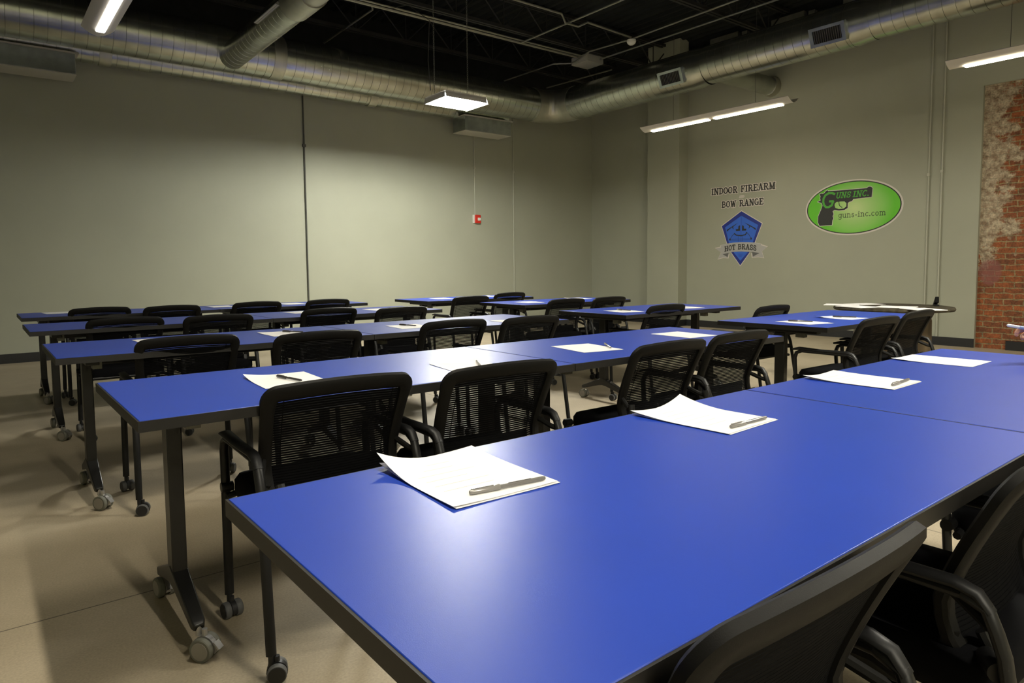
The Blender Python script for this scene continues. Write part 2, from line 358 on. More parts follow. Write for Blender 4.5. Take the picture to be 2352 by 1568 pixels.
def duct_vent(y, r, ang=20, wd=.34, hh=.15, parent=duct):
    # register on the duct side facing -X and down
    v = empty('vent', (0, y-DY, 0)); v.parent = parent; v.rotation_euler = (0, math.radians(-ang), 0)
    f = MB(); x = -r-.035
    f.box(x, -r+.06, -wd/2-.045, wd/2+.045, -hh/2-.035, -hh/2); f.box(x, -r+.06, -wd/2-.045, wd/2+.045, hh/2, hh/2+.035)
    f.box(x, -r+.06, -wd/2-.045, -wd/2, -hh/2, hh/2); f.box(x, -r+.06, wd/2, wd/2+.045, -hh/2, hh/2); f.build('vent_frame', M['galvd'], v, smooth=False)
    MB().box(-r-.012, -r+.03, -wd/2, wd/2, -hh/2, hh/2).build('vent_opening', M['vent'], v, smooth=False)
    s = MB(); k = 13
    for i in range(k):
        yy = -wd/2+wd*(i+.5)/k; s.box(-r-.03, -r-.012, yy-.004, yy+.004, -hh/2, hh/2)
    s.build('vent_slats', M['slat'], v, smooth=False)
duct_vent(6.47, R0, 22); duct_vent(4.16, .262, 22)

# smaller duct tight to the wall
sd = empty('spiral_duct', (0, 9.85, 3.79)); tag(sd, 'smaller galvanised spiral duct running between the big duct and the left wall', 'duct')
m = MB(); m.lathe(ridged(7.66-XL, .15, .125), (XL, 0, 0), (1,0,0), 72); m.build('duct_run', M['galv'], sd, sharp=9)
for x0 in (1.34, 4.95):
    m = MB(); m.lathe([(x0, .15), (x0, .162), (x0+.13, .162), (x0+.13, .15)], (0,0,0), (1,0,0), 32); m.build('collar', M['galv2'], sd, sharp=25)
def boot(x0, x1, label):
    b = empty('duct_grille_box', ((x0+x1)/2, 9.78, 3.41)); tag(b, label, 'duct box', 'grille boxes hanging from the small duct'); hw = (x1-x0)/2
    MB().box(-hw, hw, -.19, .18, .012, .245).build('box_body', M['galvd'], b, .003)
    MB().box(-hw-.02, hw+.035, -.215, .19, .245, .262).build('flange', M['plate'], b, smooth=False)
    MB().box(-hw-.005, hw+.005, -.195, .185, 0, .012).build('bottom_panel', M['plate'], b, smooth=False)
boot(6.62, 7.60, 'galvanised grille box under the small duct, behind the hanging bay light')
boot(-.35, 1.07, 'galvanised grille box under the small duct in the upper left corner')

# branch duct coming towards the camera
bd = empty('branch_duct', (2.71, 9.09, 3.80)); tag(bd, 'short galvanised spiral branch duct joining the big duct, coming towards the camera', 'duct')
m = MB(); m.lathe(ridged(2.15, .156), (0, 0, 0), (0,-1,0), 72); m.build('duct_run', M['galv'], bd, sharp=9)
m = MB(); m.lathe([(2.15, .156), (2.15, .169), (2.6, .169), (2.6, .156), (5, .156)], (0,0,0), (0,-1,0), 32); m.build('collar', M['galv2'], bd, sharp=25)
fl = MB(); fl.box(-.19, -.165, -2.12, -1.45, -.03, -.02); fl.box(.165, .19, -2.12, -1.45, -.03, -.02); fl.box(-.17, .17, -2.12, -1.45, -.035, .0); fl.build('register_flange', M['plate'], bd, smooth=False)
# stub into the right wall
st = empty('duct_stub', (DX, 6.12, 3.95)); tag(st, 'round galvanised duct stub passing from the big duct into the right wall', 'duct')
m = MB(); m.lathe([(0, .14), (1.57, .14)], (.27, 0, 0), (1,0,0), 72); m.build('duct_run', M['galv'], st, sharp=9)
m = MB(); m.lathe([(1.70, .14), (1.70, .155), (1.838, .155), (1.838, .14)], (0,0,0), (1,0,0), 32); m.build('collar', M['galv2'], st, sharp=25)

# ------------------------------------------------------------------ conduits
def pipe(name, pts, r, m, label, cat='conduit', group=None, fit=()):
    o = MB().sweep(pts, r, seg=8, up=(0,0,1) if abs(Vector(pts[-1]).z-Vector(pts[0]).z) < 1 else (1,0,0)).build(name, m)
    tag(o, label, cat, group)
    for p in fit:
        MB().box(p[0]-r*2.2, p[0]+r*2.2, p[1]-r*1.6, p[1]+r*1.6, p[2]-.02, p[2]+.02).build('strap', m, o, .002)
    return o
pipe('conduit', [(4.05, YW-.014, .12), (4.05, YW-.014, 4.2)], .012, M['conduitd'], 'dark thin conduit running down the left wall from duct to floor', fit=[(4.05, YW-.01, 2.98)])
pipe('conduit', [(7.22, YW-.014, 2.06), (7.22, YW-.014, 3.95)], .011, M['conduitw'], 'thin painted conduit dropping to the red fire alarm strobe', fit=[(7.22, YW-.01, 2.9)])
pipe('conduit', [(8.12, YW-.014, .12), (8.12, YW-.014, 3.95)], .011, M['conduitw'], 'thin painted conduit right of the red strobe, running down the left wall', fit=[(8.12, YW-.01, 2.9)])
pipe('conduit', [(XW-.016, 3.78, .12), (XW-.016, 3.78, 4.83)], .0105, M['conduitw'], 'painted conduit on the right wall, the left one of the pair beside the brick', group='conduits by the brick', fit=[(XW-.012, 3.78, 2.3)])
pipe('conduit', [(XW-.016, 3.62, .12), (XW-.016, 3.62, 4.83)], .0105, M['conduitw'], 'painted conduit on the right wall, the right one of the pair beside the brick', group='conduits by the brick', fit=[(XW-.012, 3.62, 2.33)])
g = 'ceiling conduits'
pipe('conduit', [(XL, 8.36, 4.57), (8.05, 8.36, 4.57)], .022, M['conduit'], 'long ceiling conduit clipped under the joist above the bay light', group=g)
pipe('conduit', [(XL, 8.28, 4.575), (8.05, 8.28, 4.575)], .014, M['conduit'], 'thinner ceiling conduit right alongside the long one above the bay light', group=g)
pipe('conduit', [(6.79, 8.28, 4.545), (6.76, 4.5, 4.545)], .014, M['conduit'], 'ceiling conduit crossing towards the camera left of the smoke detector', group=g)
pipe('conduit', [(7.9, 10.15, 4.545), (7.93, 8.82, 4.545), (8.14, 8.62, 4.545), (8.14, 8.5, 4.545), (7.94, 7.97, 4.545), (8.03, 7.18, 4.545), (7.93, 4.0, 4.545)], .013, M['conduit'], 'bent ceiling conduit passing the junction box and the smoke detector', group=g)
pipe('conduit', [(8.42, 8.2, 4.56), (8.42, 3.5, 4.56)], .014, M['conduit'], 'straight ceiling conduit from the junction box towards the right duct', group=g)
pipe('conduit', [(8.9, 10.1, 4.56), (9.02, 8.5, 4.56)], .014, M['conduit'], 'short ceiling conduit between junction box and corner', group=g)
pipe('conduit', [(4.4, 10.15, 4.56), (4.37, 8.47, 4.56), (4.3, 8.36, 4.57)], .014, M['conduit'], 'short ceiling conduit between branch duct and hanging bay light', group=g)
pipe('conduit', [(XL, 7.06, 4.56), (6.5, 7.06, 4.56), (6.7, 7.2, 4.52), (6.95, 7.2, 4.52), (7.02, 7.08, 4.56), (8.0, 7.14, 4.56)], .015, M['conduit'], 'ceiling conduit with a kink leading to the smoke detector', group=g)
jb = MB().box(8.14, 8.52, 8.22, 8.6, 4.5, 4.62).build('junction_box', M['plate'], bevel=.004); tag(jb, 'flat grey junction box on the ceiling conduits, left of the smoke detector', 'junction box')
sm = empty('smoke_detector', (8.03, 7.16, 4.53)); tag(sm, 'round white smoke detector under the ceiling conduits', 'smoke detector')
MB().lathe([(0, .07), (.02, .072), (.05, .06), (.07, .035), (.075, .001)], (0,0,0), (0,0,-1), 24).build('housing', M['white'], sm)
MB().lathe([(0, .05), (.012, .055)], (0,0,.014), (0,0,-1), 24).build('base', M['conduit'], sm)

# ------------------------------------------------------------------ fire alarm strobe
fa = empty('fire_alarm_strobe', (7.245, YW, 1.98)); tag(fa, 'small red fire alarm strobe at the end of a conduit on the left wall', 'fire alarm')
MB().box(-.075, .06, -.03, 0, -.075, .075).build('back_box', M['white'], fa, .004)
MB().box(-.045, .075, -.06, -.03, -.075, .075).build('housing', M['red'], fa, .006)
MB().box(.0, .062, -.075, -.06, -.028, .022).build('strobe_lens', M['white'], fa, .004)

# ------------------------------------------------------------------ stroke lettering
def arc(cx, cy, rx, ry, a0, a1, n=10):
    return [(cx+rx*math.cos(math.radians(a0+(a1-a0)*i/n)), cy+ry*math.sin(math.radians(a0+(a1-a0)*i/n))) for i in range(n+1)]
S = lambda x0, x1, y: ([(x0, y), (x1, y)], .55)      # serif bar
G = {  # width, list of (polyline, weight)
 'I': (.34, [([(.17,0),(.17,1)],1), S(0,.34,.04), S(0,.34,.96)]),
 'N': (.72, [([(.13,0),(.13,1)],.8), ([(.13,1),(.59,0)],1.1), ([(.59,0),(.59,1)],.8), S(0,.28,.04), S(0,.2,.96), S(.44,.74,.96)]),
 'D': (.66, [([(.16,0),(.16,1)],1), ([(.04,.96),(.34,.96)]+arc(.34,.5,.26,.46,90,-90)+[(.04,.04)],.75), ([(.6,.3),(.6,.7)],.9)]),
 'O': (.64, [(arc(.32,.5,.26,.46,0,360,18),.8), ([(.06,.3),(.06,.7)],.7), ([(.58,.3),(.58,.7)],.7)]),
 'R': (.70, [([(.16,0),(.16,1)],1), ([(.03,.96),(.36,.96)]+arc(.36,.74,.2,.22,90,-90)+[(.16,.52)],.75), ([(.38,.52),(.56,.04),(.7,.04)],.95), S(.02,.32,.04)]),
 'F': (.60, [([(.16,0),(.16,1)],1), ([(.03,.96),(.57,.96),(.57,.76)],.7), ([(.16,.52),(.42,.52)],.7), ([(.42,.40),(.42,.64)],.5), S(.02,.34,.04)]),
 'E': (.62, [([(.16,0),(.16,1)],1), ([(.03,.96),(.57,.96),(.57,.76)],.7), ([(.16,.52),(.42,.52)],.7), ([(.42,.40),(.42,.64)],.5), ([(.03,.04),(.59,.04),(.59,.25)],.7)]),
 'A': (.72, [([(.12,0),(.36,1)],.7), ([(.36,1),(.6,0)],1.1), ([(.2,.32),(.52,.32)],.6), S(0,.26,.04), S(.46,.74,.04)]),
 'M': (.86, [([(.15,0),(.15,1)],.75), ([(.15,1),(.43,.1)],1), ([(.43,.1),(.71,1)],.75), ([(.71,0),(.71,1)],1.1), S(0,.3,.04), S(.56,.86,.04), S(0,.2,.96), S(.66,.86,.96)]),
 'B': (.66, [([(.16,0),(.16,1)],1), ([(.03,.96),(.34,.96)]+arc(.34,.74,.2,.22,90,-90)+[(.16,.52)],.75), ([(.34,.52)]+arc(.34,.28,.25,.24,90,-90)+[(.03,.04)],.75), ([(.59,.2),(.59,.38)],.5)]),
 'W': (.92, [([(.12,1),(.28,0)],1.1), ([(.28,0),(.46,.9)],.7), ([(.46,.9),(.64,0)],1.1), ([(.64,0),(.8,1)],.7), S(0,.26,.96), S(.66,.94,.96)]),
 'G': (.66, [(arc(.34,.5,.27,.46,50,320,16),.8), ([(.07,.3),(.07,.7)],.7), ([(.55,.05),(.55,.45)],.9), S(.36,.66,.45)]),
 'H': (.74, [([(.15,0),(.15,1)],1), ([(.59,0),(.59,1)],1), ([(.15,.5),(.59,.5)],.7), S(0,.3,.04), S(.44,.74,.04), S(0,.3,.96), S(.44,.74,.96)]),
 'T': (.64, [([(.32,0),(.32,1)],1), ([(.05,.74),(.05,.96),(.59,.96),(.59,.74)],.7), S(.16,.48,.04)]),
 'S': (.58, [(arc(.29,.73,.2,.23,20,235,10)+[(.4,.5)]+arc(.29,.27,.22,.23,55,-200,12),.8), ([(.5,.7),(.5,.95)],.5), ([(.06,.05),(.06,.3)],.5)]),
 'U': (.66, [([(.12,1),(.12,.3)]+arc(.33,.28,.21,.24,180,360,8)+[(.54,1)],.9), S(0,.24,.96), S(.42,.66,.96)]),
 'C': (.62, [(arc(.34,.5,.27,.46,45,315,16),.9)]),
 '.': (.22, [([(.11,.02),(.11,.14)],1.1)]),
 'g': (.56, [(arc(.25,.36,.19,.3,0,360,14),.6), ([(.45,.66),(.45,-.12)]+arc(.25,-.1,.2,.18,0,-160,8),.65), S(.42,.56,.64)]),
 'u': (.6, [([(.1,.66),(.1,.2)]+arc(.28,.2,.18,.17,180,330,6),.65), ([(.46,.66),(.46,.03),(.58,.03)],.65), S(0,.1,.64), S(.36,.46,.64)]),
 'n': (.62, [([(.12,.66),(.12,0)],.65), (arc(.3,.44,.18,.2,150,0,6)+[(.48,.0)],.65), S(0,.24,.03), S(.38,.6,.03), S(0,.12,.64)]),
 's': (.44, [(arc(.21,.48,.14,.15,20,235,8)+arc(.21,.18,.16,.16,60,-200,8),.6)]),
 '-': (.36, [([(.04,.32),(.3,.32)],.7)]),
 'i': (.3, [([(.15,.66),(.15,0)],.7), S(.0,.3,.03), S(.02,.15,.64), ([(.15,.84),(.15,.93)],.9)]),
 'c': (.5, [(arc(.27,.34,.2,.3,40,320,12),.65)]),
 'o': (.54, [(arc(.26,.34,.2,.3,0,360,14),.65)]),
 'm': (.92, [([(.12,.66),(.12,0)],.65), (arc(.28,.46,.16,.19,150,0,6)+[(.44,.0)],.65), (arc(.6,.46,.16,.19,150,0,6)+[(.76,0)],.65), S(0,.24,.03), S(.34,.54,.03), S(.66,.88,.03), S(0,.12,.64)]),
 ' ': (.36, [])}
def text_polys(txt, y0, y1, zb, H, wt=.13, shear=0, grow=0, curve=None):
    """quads on the right wall; y0 (left end in view) > y1"""
    tot = sum(G[c][0]+.09 for c in txt)-.09; sc = (y0-y1)/tot; x = 0; quads = []
    for c in txt:
        wd, strokes = G[c]
        for pl, k in strokes:
            for i in range(len(pl)-1):
                P = [Vector(((x+p[0])*sc+shear*p[1]*H, p[1]*H)) for p in (pl[i], pl[i+1])]
                d = (P[1]-P[0]); 
                if d.length < 1e-6: continue
                d.normalize(); nn = Vector((-d.y, d.x))*(wt*k*H/2+grow); e = d*(wt*.25*H+grow)
                q = [P[0]-e-nn, P[1]+e-nn, P[1]+e+nn, P[0]-e+nn]
                quads.append([(y0-v.x, zb+v.y+(curve(v.x/(y0-y1)) if curve else 0)) for v in q])
        x += wd+.09
    return quads
def wall_mesh(name, polys, off, m, parent, th=.0012):
    """flat vinyl shapes on the right wall, parent sits at wall"""
    b = MB(); px, py, pz = parent.location
    for k, q in enumerate(polys):
        n = len(q); xo = XW-off-.00003*(k % 7)
        fr = [(xo-th-px, y-py, z-pz) for y, z in q]; bk = [(xo-px, y-py, z-pz) for y, z in q]
        b.add(fr+bk, [tuple(range(n))]+[tuple(range(2*n-1, n-1, -1))]+[(i, (i+1) % n, n+(i+1) % n, n+i) for i in range(n)])
    return b.build(name, m, parent, smooth=False)
def ell(yc, zc, a, b, n=72): return [(yc+a*math.cos(2*math.pi*i/n), zc+b*math.sin(2*math.pi*i/n)) for i in range(n)]

lt = empty('wall_lettering', (XW, 6.64, 2.25)); tag(lt, 'grey block lettering in two lines above the blue shield on the right wall', 'wall lettering')
for nm, tx, a, b, z, H, wt in (('top_line', 'INDOOR FIREARM', 7.245, 6.04, 2.328, .105, .22), ('bottom_line', 'BOW RANGE', 7.035, 6.245, 2.092, .103, .22), ('small_word', 'AND', 6.695, 6.60, 2.236, .034, .13)):
    wall_mesh(nm, text_polys(tx, a, b, z, H, wt, grow=.010 if nm != 'small_word' else .004), 0.0002, M['outline'], lt)
    wall_mesh(nm+'_face', text_polys(tx, a, b, z, H, wt if nm != 'small_word' else .06), .0018, M['textdark'] if nm != 'small_word' else M['ribbon'], lt)

def scl(poly, c, k): return [(c[0]+(y-c[0])*k, c[1]+(z-c[1])*k) for y, z in poly]
SH = [(6.648,2.008),(6.264,1.782),(6.392,1.471),(6.492,1.301),(6.656,1.097),(6.826,1.308),(6.919,1.477),(7.027,1.776)]
SHI = [(6.647,1.931),(6.33,1.76),(6.426,1.472),(6.526,1.301),(6.654,1.175),(6.775,1.306),(6.883,1.487),(6.962,1.752)]
RIB = [(7.041,1.444),(6.919,1.467),(6.775,1.481),(6.639,1.484),(6.506,1.479),(6.381,1.468),(6.269,1.447),(6.294,1.297),(6.446,1.32),(6.637,1.333),(6.808,1.328),(7.002,1.29)]
TL = [(7.028,1.412),(7.146,1.394),(7.033,1.322),(7.093,1.212),(6.989,1.235),(6.897,1.225),(6.88,1.298),(7.002,1.29)]
TR = [(6.271,1.427),(6.163,1.394),(6.258,1.321),(6.22,1.22),(6.321,1.237),(6.422,1.226),(6.44,1.3),(6.294,1.297)]
sh = empty('shield_emblem', (XW, 6.65, 1.55)); tag(sh, 'blue shield emblem with a grey ribbon on the right wall, under the lettering', 'emblem')
c0 = (6.65, 1.60)
wall_mesh('shield_outline', [scl(SH, c0, 1.035)], .0002, M['outline'], sh)
wall_mesh('shield_border', [SH], .0018, M['navy'], sh)
wall_mesh('shield_field', [SHI], .0034, M['royal'], sh)
RIFL = [(6.922,1.676),(6.923,1.708),(6.851,1.746),(6.815,1.765),(6.709,1.816),(6.803,1.752),(6.791,1.707),(6.827,1.745),(6.886,1.706)]
RIFR = [(2*6.648-y, z) for y, z in RIFL]
PIL = [(6.697,1.759),(6.668,1.773),(6.666,1.68),(6.743,1.679),(6.749,1.71),(6.702,1.713)]
PIR = [(2*6.648-y, z) for y, z in PIL]
def line(pts, wd):
    q = []
    for i in range(len(pts)-1):
        a, b = Vector(pts[i]), Vector(pts[i+1]); d = (b-a).normalized(); nn = Vector((-d.y, d.x))*wd/2; q.append([tuple(a-nn-d*wd*.2), tuple(b-nn+d*wd*.2), tuple(b+nn+d*wd*.2), tuple(a+nn-d*wd*.2)])
    return q
wall_mesh('rifle', [RIFL], .005, M['ink'], sh); wall_mesh('rifle', [RIFR], .005, M['ink'], sh)
wall_mesh('pistol', [PIL], .005, M['ink'], sh); wall_mesh('pistol', [PIR], .005, M['ink'], sh)
BOW = [(6.86,1.543),(6.82,1.60),(6.778,1.639),(6.74,1.61),(6.706,1.605),(6.641,1.597),(6.60,1.605),(6.566,1.609),(6.538,1.649),(6.49,1.60),(6.456,1.544)]
wall_mesh('bow', line(BOW[2:9], .018)+line(BOW[:3], .007)+line(BOW[8:], .007)+line([(6.86,1.543),(6.45,1.54)], .004)+line([(6.86,1.525),(6.45,1.522)], .004)+[ell(6.86,1.54,.014,.018,12), ell(6.455,1.542,.014,.018,12)], .005, M['ink'], sh)
wall_mesh('shield_lines', line([(6.648,1.93),(6.648,1.49)], .004)+line([(6.70,1.59),(6.70,1.50)], .004)+line([(6.62,1.59),(6.62,1.50)], .004)+line([(6.70,1.285),(6.61,1.285)], .004)+line([(6.69,1.267),(6.62,1.267)], .004)+line([(6.68,1.249),(6.63,1.249)], .004), .0048, M['navy'], sh)
wall_mesh('ribbon_outline', [scl(TL, (7.0,1.31), 1.12), scl(TR, (6.32,1.31), 1.12), scl(RIB, (6.65,1.39), 1.03)], .0050, M['outline'], sh)
wall_mesh('ribbon_tail', [TL, TR], .0067, M['ribbon'], sh)
wall_mesh('ribbon_fold', [[(7.002,1.29),(6.88,1.32),(6.90,1.24)], [(6.294,1.297),(6.43,1.32),(6.415,1.24)]], .0082, M['ribbond'], sh)
wall_mesh('ribbon', [RIB], .0084, M['ribbon'], sh)
wall_mesh('ribbon_lettering', text_polys('HOT BRASS', 6.962, 6.352, 1.335, .085, .22, curve=lambda t: .034*(1-(2*t-1)**2)), .0100, M['textdark'], sh)

ov = empty('oval_sign', (XW, 4.805, 1.938)); tag(ov, 'green oval sign with a black pistol silhouette on the right wall', 'sign')
wall_mesh('sign_rim', [ell(4.805,1.938,.712,.408)], .0002, M['outline'], ov)
wall_mesh('sign_border', [ell(4.805,1.938,.688,.386)], .0018, M['ink'], ov)
wall_mesh('sign_field', [ell(4.805,1.938,.672,.372)], .0034, M['green'], ov)
GUN = [(5.296,2.17),(5.267,2.182),(5.248,2.173),(5.225,2.182),(5.2,2.212),(5.178,2.224),(5.163,2.209),(4.987,2.203),(4.596,2.199),(4.57,2.22),(4.536,2.214),(4.515,2.191),(4.525,2.068),(4.785,2.059),(4.805,2.029),(4.847,2.021),(4.865,2.005),(4.866,1.934),(4.908,1.909),(4.994,1.904),(5.06,1.919),(5.089,1.9),(5.073,1.856),(5.087,1.828),(5.075,1.791),(5.089,1.763),(5.095,1.694),(5.285,1.69),(5.313,1.746),(5.311,1.834),(5.268,1.934),(5.247,1.998),(5.263,2.036),(5.324,2.059),(5.279,2.077),(5.287,2.111),(5.281,2.139)]
HOLE = [(5.058,2.01),(5.034,2.034),(4.97,2.036),(4.912,2.033),(4.884,2.006),(4.884,1.958),(4.923,1.93),(4.995,1.926),(5.048,1.948),(5.06,1.985)]
wall_mesh('pistol_outline', line(GUN+[GUN[0]], .014), .0048, M['outline'], ov)
wall_mesh('pistol', [GUN], .0064, M['ink'], ov)
wall_mesh('trigger_opening', [HOLE], .0080, M['green'], ov)
wall_mesh('trigger', line([(4.998,2.044),(4.99,1.99),(4.975,1.965),(4.945,1.947)], .010), .0096, M['ink'], ov)
wall_mesh('big_letter', line([(5.062,2.155),(5.10,2.172),(5.155,2.176),(5.205,2.148),(5.232,2.10),(5.236,2.05),(5.222,2.0),(5.19,1.968),(5.15,1.966),(5.105,1.99),(5.082,2.05),(5.14,2.052)], .032), .0080, M['greentxt'], ov)
wall_mesh('slide_lettering', text_polys('UNS', 5.045, 4.83, 2.088, .084, .19, shear=.2), .0080, M['greentxt'], ov)
wall_mesh('slide_lettering', text_polys('INC.', 4.795, 4.565, 2.088, .084, .19, shear=.2), .0080, M['greentxt'], ov)
wall_mesh('web_lettering', text_polys('guns-inc.com', 5.0, 4.322, 1.795, .085, .13), .0050, M['ink'], ov)

# ------------------------------------------------------------------ hanging bay light
def chain(x, y0, z0, z1, par):
    c = MB(); z = z0; k = 0
    while z < z1-.01:
        a = Vector((1,0,0)) if k % 2 else Vector((0,1,0)); pts = []
        for i in range(8):
            t = 2*math.pi*i/8; pts.append(Vector((x, y0, z))+a*math.cos(t)*.008+Vector((0,0,1))*math.sin(t)*.016)
        c.sweep(pts, .0022, seg=4, up=tuple(a.cross(Vector((0,0,1)))), closed=True); z += .026; k += 1
    return c.build('chain', M['conduit'], par)
def bay(x0, y0, label, lamp='lamp'):
    hb = empty('hanging_bay_light', (x0, y0, 3.22)); tag(hb, label, 'hanging light')
    h = MB(); h.box(-.31, .31, -.23, .23, .036, .046)
    h.add([(-.31,-.23,.036),(.31,-.23,.036),(.31,-.25,-.034),(-.31,-.25,-.034)], [(0,1,2,3)]); h.add([(-.31,.23,.036),(.31,.23,.036),(.31,.25,-.034),(-.31,.25,-.034)], [(0,3,2,1)])
    h.add([(-.312,-.23,.036),(-.312,.23,.036),(-.322,.25,-.045),(-.322,-.25,-.038)], [(0,1,2,3)]); h.add([(.312,-.23,.036),(.312,.23,.036),(.322,.25,-.045),(.322,-.25,-.045)], [(0,3,2,1)])
    for k in range(7):
        y = -.23+.46*k/6; h.add([(-.31,y-.012,.012),(.31,y-.012,.012),(.31,y,.036),(-.31,y,.036),(.31,y+.012,.012),(-.31,y+.012,.012)], [(0,1,2,3),(3,2,4,5)])
    h.build('reflector_housing', M['fix'], hb, smooth=False, recalc=False)
    MB().box(-.1, .1, -.05, .05, .046, .07).build('ballast_cover', M['fix'], hb, .003)
    for k in range(6):
        y = -.192+.0768*k; MB().cyl((-.30, y, .010), (.30, y, .010), .013, seg=8).build('lamp_tube', M[lamp], hb)
    chain(-.24, .12, .1, 1.38, hb); chain(.27, .12, .1, 1.38, hb)
bay(4.92, 7.33, 'bright rectangular bay light hanging on two chains near the left wall')
bay(4.92, .45, 'bright rectangular bay light hanging over the right end of the nearest row', 'lamp_rear')
pipe('light_cord', [(4.62, 7.45, 3.33), (4.60, 7.46, 3.7), (4.64, 7.48, 4.2), (4.58, 7.9, 4.5), (4.55, 8.3, 4.56)], .005, M['conduitd'], 'thin dark power cord rising from the hanging bay light', 'cord')

# ------------------------------------------------------------------ linear pendants
def linear(x, y0, y1, label, z=3.2, lens='lens'):
    r = empty('linear_light', (x, (y0+y1)/2, z)); tag(r, label, 'pendant light', 'long pendant lights with wing shaped bodies'); L = (y0-y1)/2
    b = MB(); ring = []
    prof = [(q*.13, .068*abs(q)**1.7) for q in (-1,-.82,-.6,-.35,0,.35,.6,.82,1)]
    inn = [(p[0]*.965, p[1]+.008) for p in reversed(prof)]
    pr_ = prof+inn; rg = [[Vector((px, yy, pz)) for px, pz in pr_] for yy in (-L, L)]; b.loft(rg, cap=False); n = len(pr_)
    # end faces of the thin shell
    for yy, o in ((-L, 0), (L, 0)):
        vs_ = [(px, yy, pz) for px, pz in pr_]; b.add(vs_, [(i, i+1, n-2-i, n-1-i) for i in range(len(prof)-1)])
    b.build('light_body', M['fix'], r, sharp=50)
    MB().box(-.035, .035, -L+.12, L-.12, .012, .055).build('driver_box', M['fix'], r, .003)
    for ya, yb in ((-L+.15, -.05), (.05, L-.15)):
        ln = MB(); rg = []
        for yy in (ya, yb): rg.append([Vector((px, yy, pz)) for px, pz in ((-.038,.004),(-.030,-.006),(.030,-.006),(.038,.004))])
        ln.loft(rg); ln.build('lens', M[lens], r, smooth=False)
    for yy in (-L+.55, L-.55): MB().cyl((0, yy, .04), (0, yy, 1.36), .003, seg=5).build('suspension_wire', M['conduitd'], r)
linear(8.45, 7.24, 4.76, 'lit pendant light hanging in front of the right wall, above the lettering')
linear(8.42, 2.95, .5, 'lit pendant light in the upper right corner, in front of the brick')
linear(.98, 2.87, .42, 'lit pendant light hanging above the camera on the left', lens='lens_rear')
linear(.98, 7.16, 4.7, 'lit pendant light in the upper left corner, under the big duct', lens='lens_dim')
linear(8.42, -1.3, -2.85, 'lit pendant light over the back of the room on the right')
linear(.98, -1.3, -2.85, 'added fill light in a pendant body, unseen behind the camera', lens='lens_fill')  # added lamp, put in to lighten the floor shadow under the tables

# ------------------------------------------------------------------ tables
TL_, TW, TH = 1.5237, .7616, .74
def caster_mb(x, y, R=.034, wd=.018, ang=0, z=0, hub=.70):
    """twin-wheel caster centred on (x,y): mats 0 tyre, 1 hub, 2 hood"""
    m = MB(); ca, sa = math.cos(ang), math.sin(ang)
    ax = Vector((-sa, ca, 0))                       # wheel axle
    c = Vector((x, y, z+R))
    for s in (-1, 1):
        o = c+ax*s*(wd*.95)
        m.lathe([(-wd/2, R*.8), (-wd/2, R*.93), (-wd*.35, R), (wd*.35, R), (wd/2, R*.93), (wd/2, R*.8)], o, ax, 24, mi=0)
        m.lathe([(-wd/2-.0015, R*hub), (wd/2+.0015, R*hub)], o, ax, 24, mi=1)
    # hood between the wheels
    f = Vector((ca, sa, 0)); rg = []
    for s in (-1, 1):
        rg.append([c+ax*s*wd*.42+f*math.cos(math.radians(t))*R*1.06+Vector((0,0,1))*math.sin(math.radians(t))*R*1.06 for t in range(-20, 201, 20)])
    m.loft(rg, mi=2)
    m.cyl(c+Vector((0,0,R*.9)), c+Vector((0,0,R*1.6)), .008, seg=10, mi=2)
    return m
def make_table():
    r = empty('training_table')
    MB().box(.004, TL_-.004, .004, TW-.004, TH-.024, TH).build('tabletop', M['blue'], r, .0015)
    e = MB(); t0, t1 = TH-.030, TH-.0012
    for a in ((0, TL_, 0, .004), (0, TL_, TW-.004, TW), (0, .004, .004, TW-.004), (TL_-.004, TL_, .004, TW-.004)): e.box(a[0], a[1], a[2], a[3], t0, t1)
    e.build('edge_band', M['edge'], r, smooth=False)
    MB().box(.004, TL_-.004, .004, TW-.004, TH-.030, TH-.0245).build('underside', M['edge'], r, smooth=False)
    MB().box(.19, TL_-.19, TW/2-.02, TW/2+.02, TH-.085, TH-.032).build('cross_beam', M['tmetal'], r, .003)
    for s, X in ((1, .153), (-1, TL_-.153)):
        yc = TW/2; lg = MB()
        lg.box(X-.022, X+.022, yc-.034, yc+.034, .15, TH-.06)
        # arched foot
        path = [(X, yc-.245, .088), (X, yc-.23, .094), (X, yc-.05, .152), (X, yc, .165), (X, yc+.05, .152), (X, yc+.23, .094), (X, yc+.245, .088)]
        lg.sweep(path, lambda i: (.014,.019,.024,.025,.024,.019,.014)[i], lambda i: (.010,.014,.024,.03,.024,.014,.010)[i], up=(0,0,1), square=True)
        leg = lg.build('leg', M['tmetal'], r, .004)
        for sy in (-1, 1):
            ca_ = math.radians((130 if sy < 0 else 100) if s > 0 else (60 if sy < 0 else 80)); cm = caster_mb(X-.016*math.cos(ca_), yc+sy*.25-.016*math.sin(ca_), .0345, .019, ca_, hub=.74)
            cm.cyl((X, yc+sy*.238, .065), (X, yc+sy*.238, .095), .009, mi=2)
            # brake tab
            cm.sweep([(X-.05*math.cos(ca_), yc+sy*.25-.05*math.sin(ca_), .055), (X-.066*math.cos(ca_), yc+sy*.25-.066*math.sin(ca_), .036)], .011, .003, square=True, mi=2)
            cm.build('caster', [M['lgrey'], M['hub'], M['chrome']], leg)
        bk = MB(); bk.box(X-.028, X+.028, yc-.25, yc+.25, TH-.06, TH-.031); bk.build('top_bracket', M['tmetal'], r, .004)
        hg = MB(); hg.box(X+s*.03-.02, X+s*.03+.02, yc-.15, yc-.09, TH-.09, TH-.031); hg.cyl((X+s*.03, yc-.155, TH-.065), (X+s*.03, yc-.15, TH-.065), .008)
        hg.build('fold_latch', M['grey_steel'], r, .002)
    return r
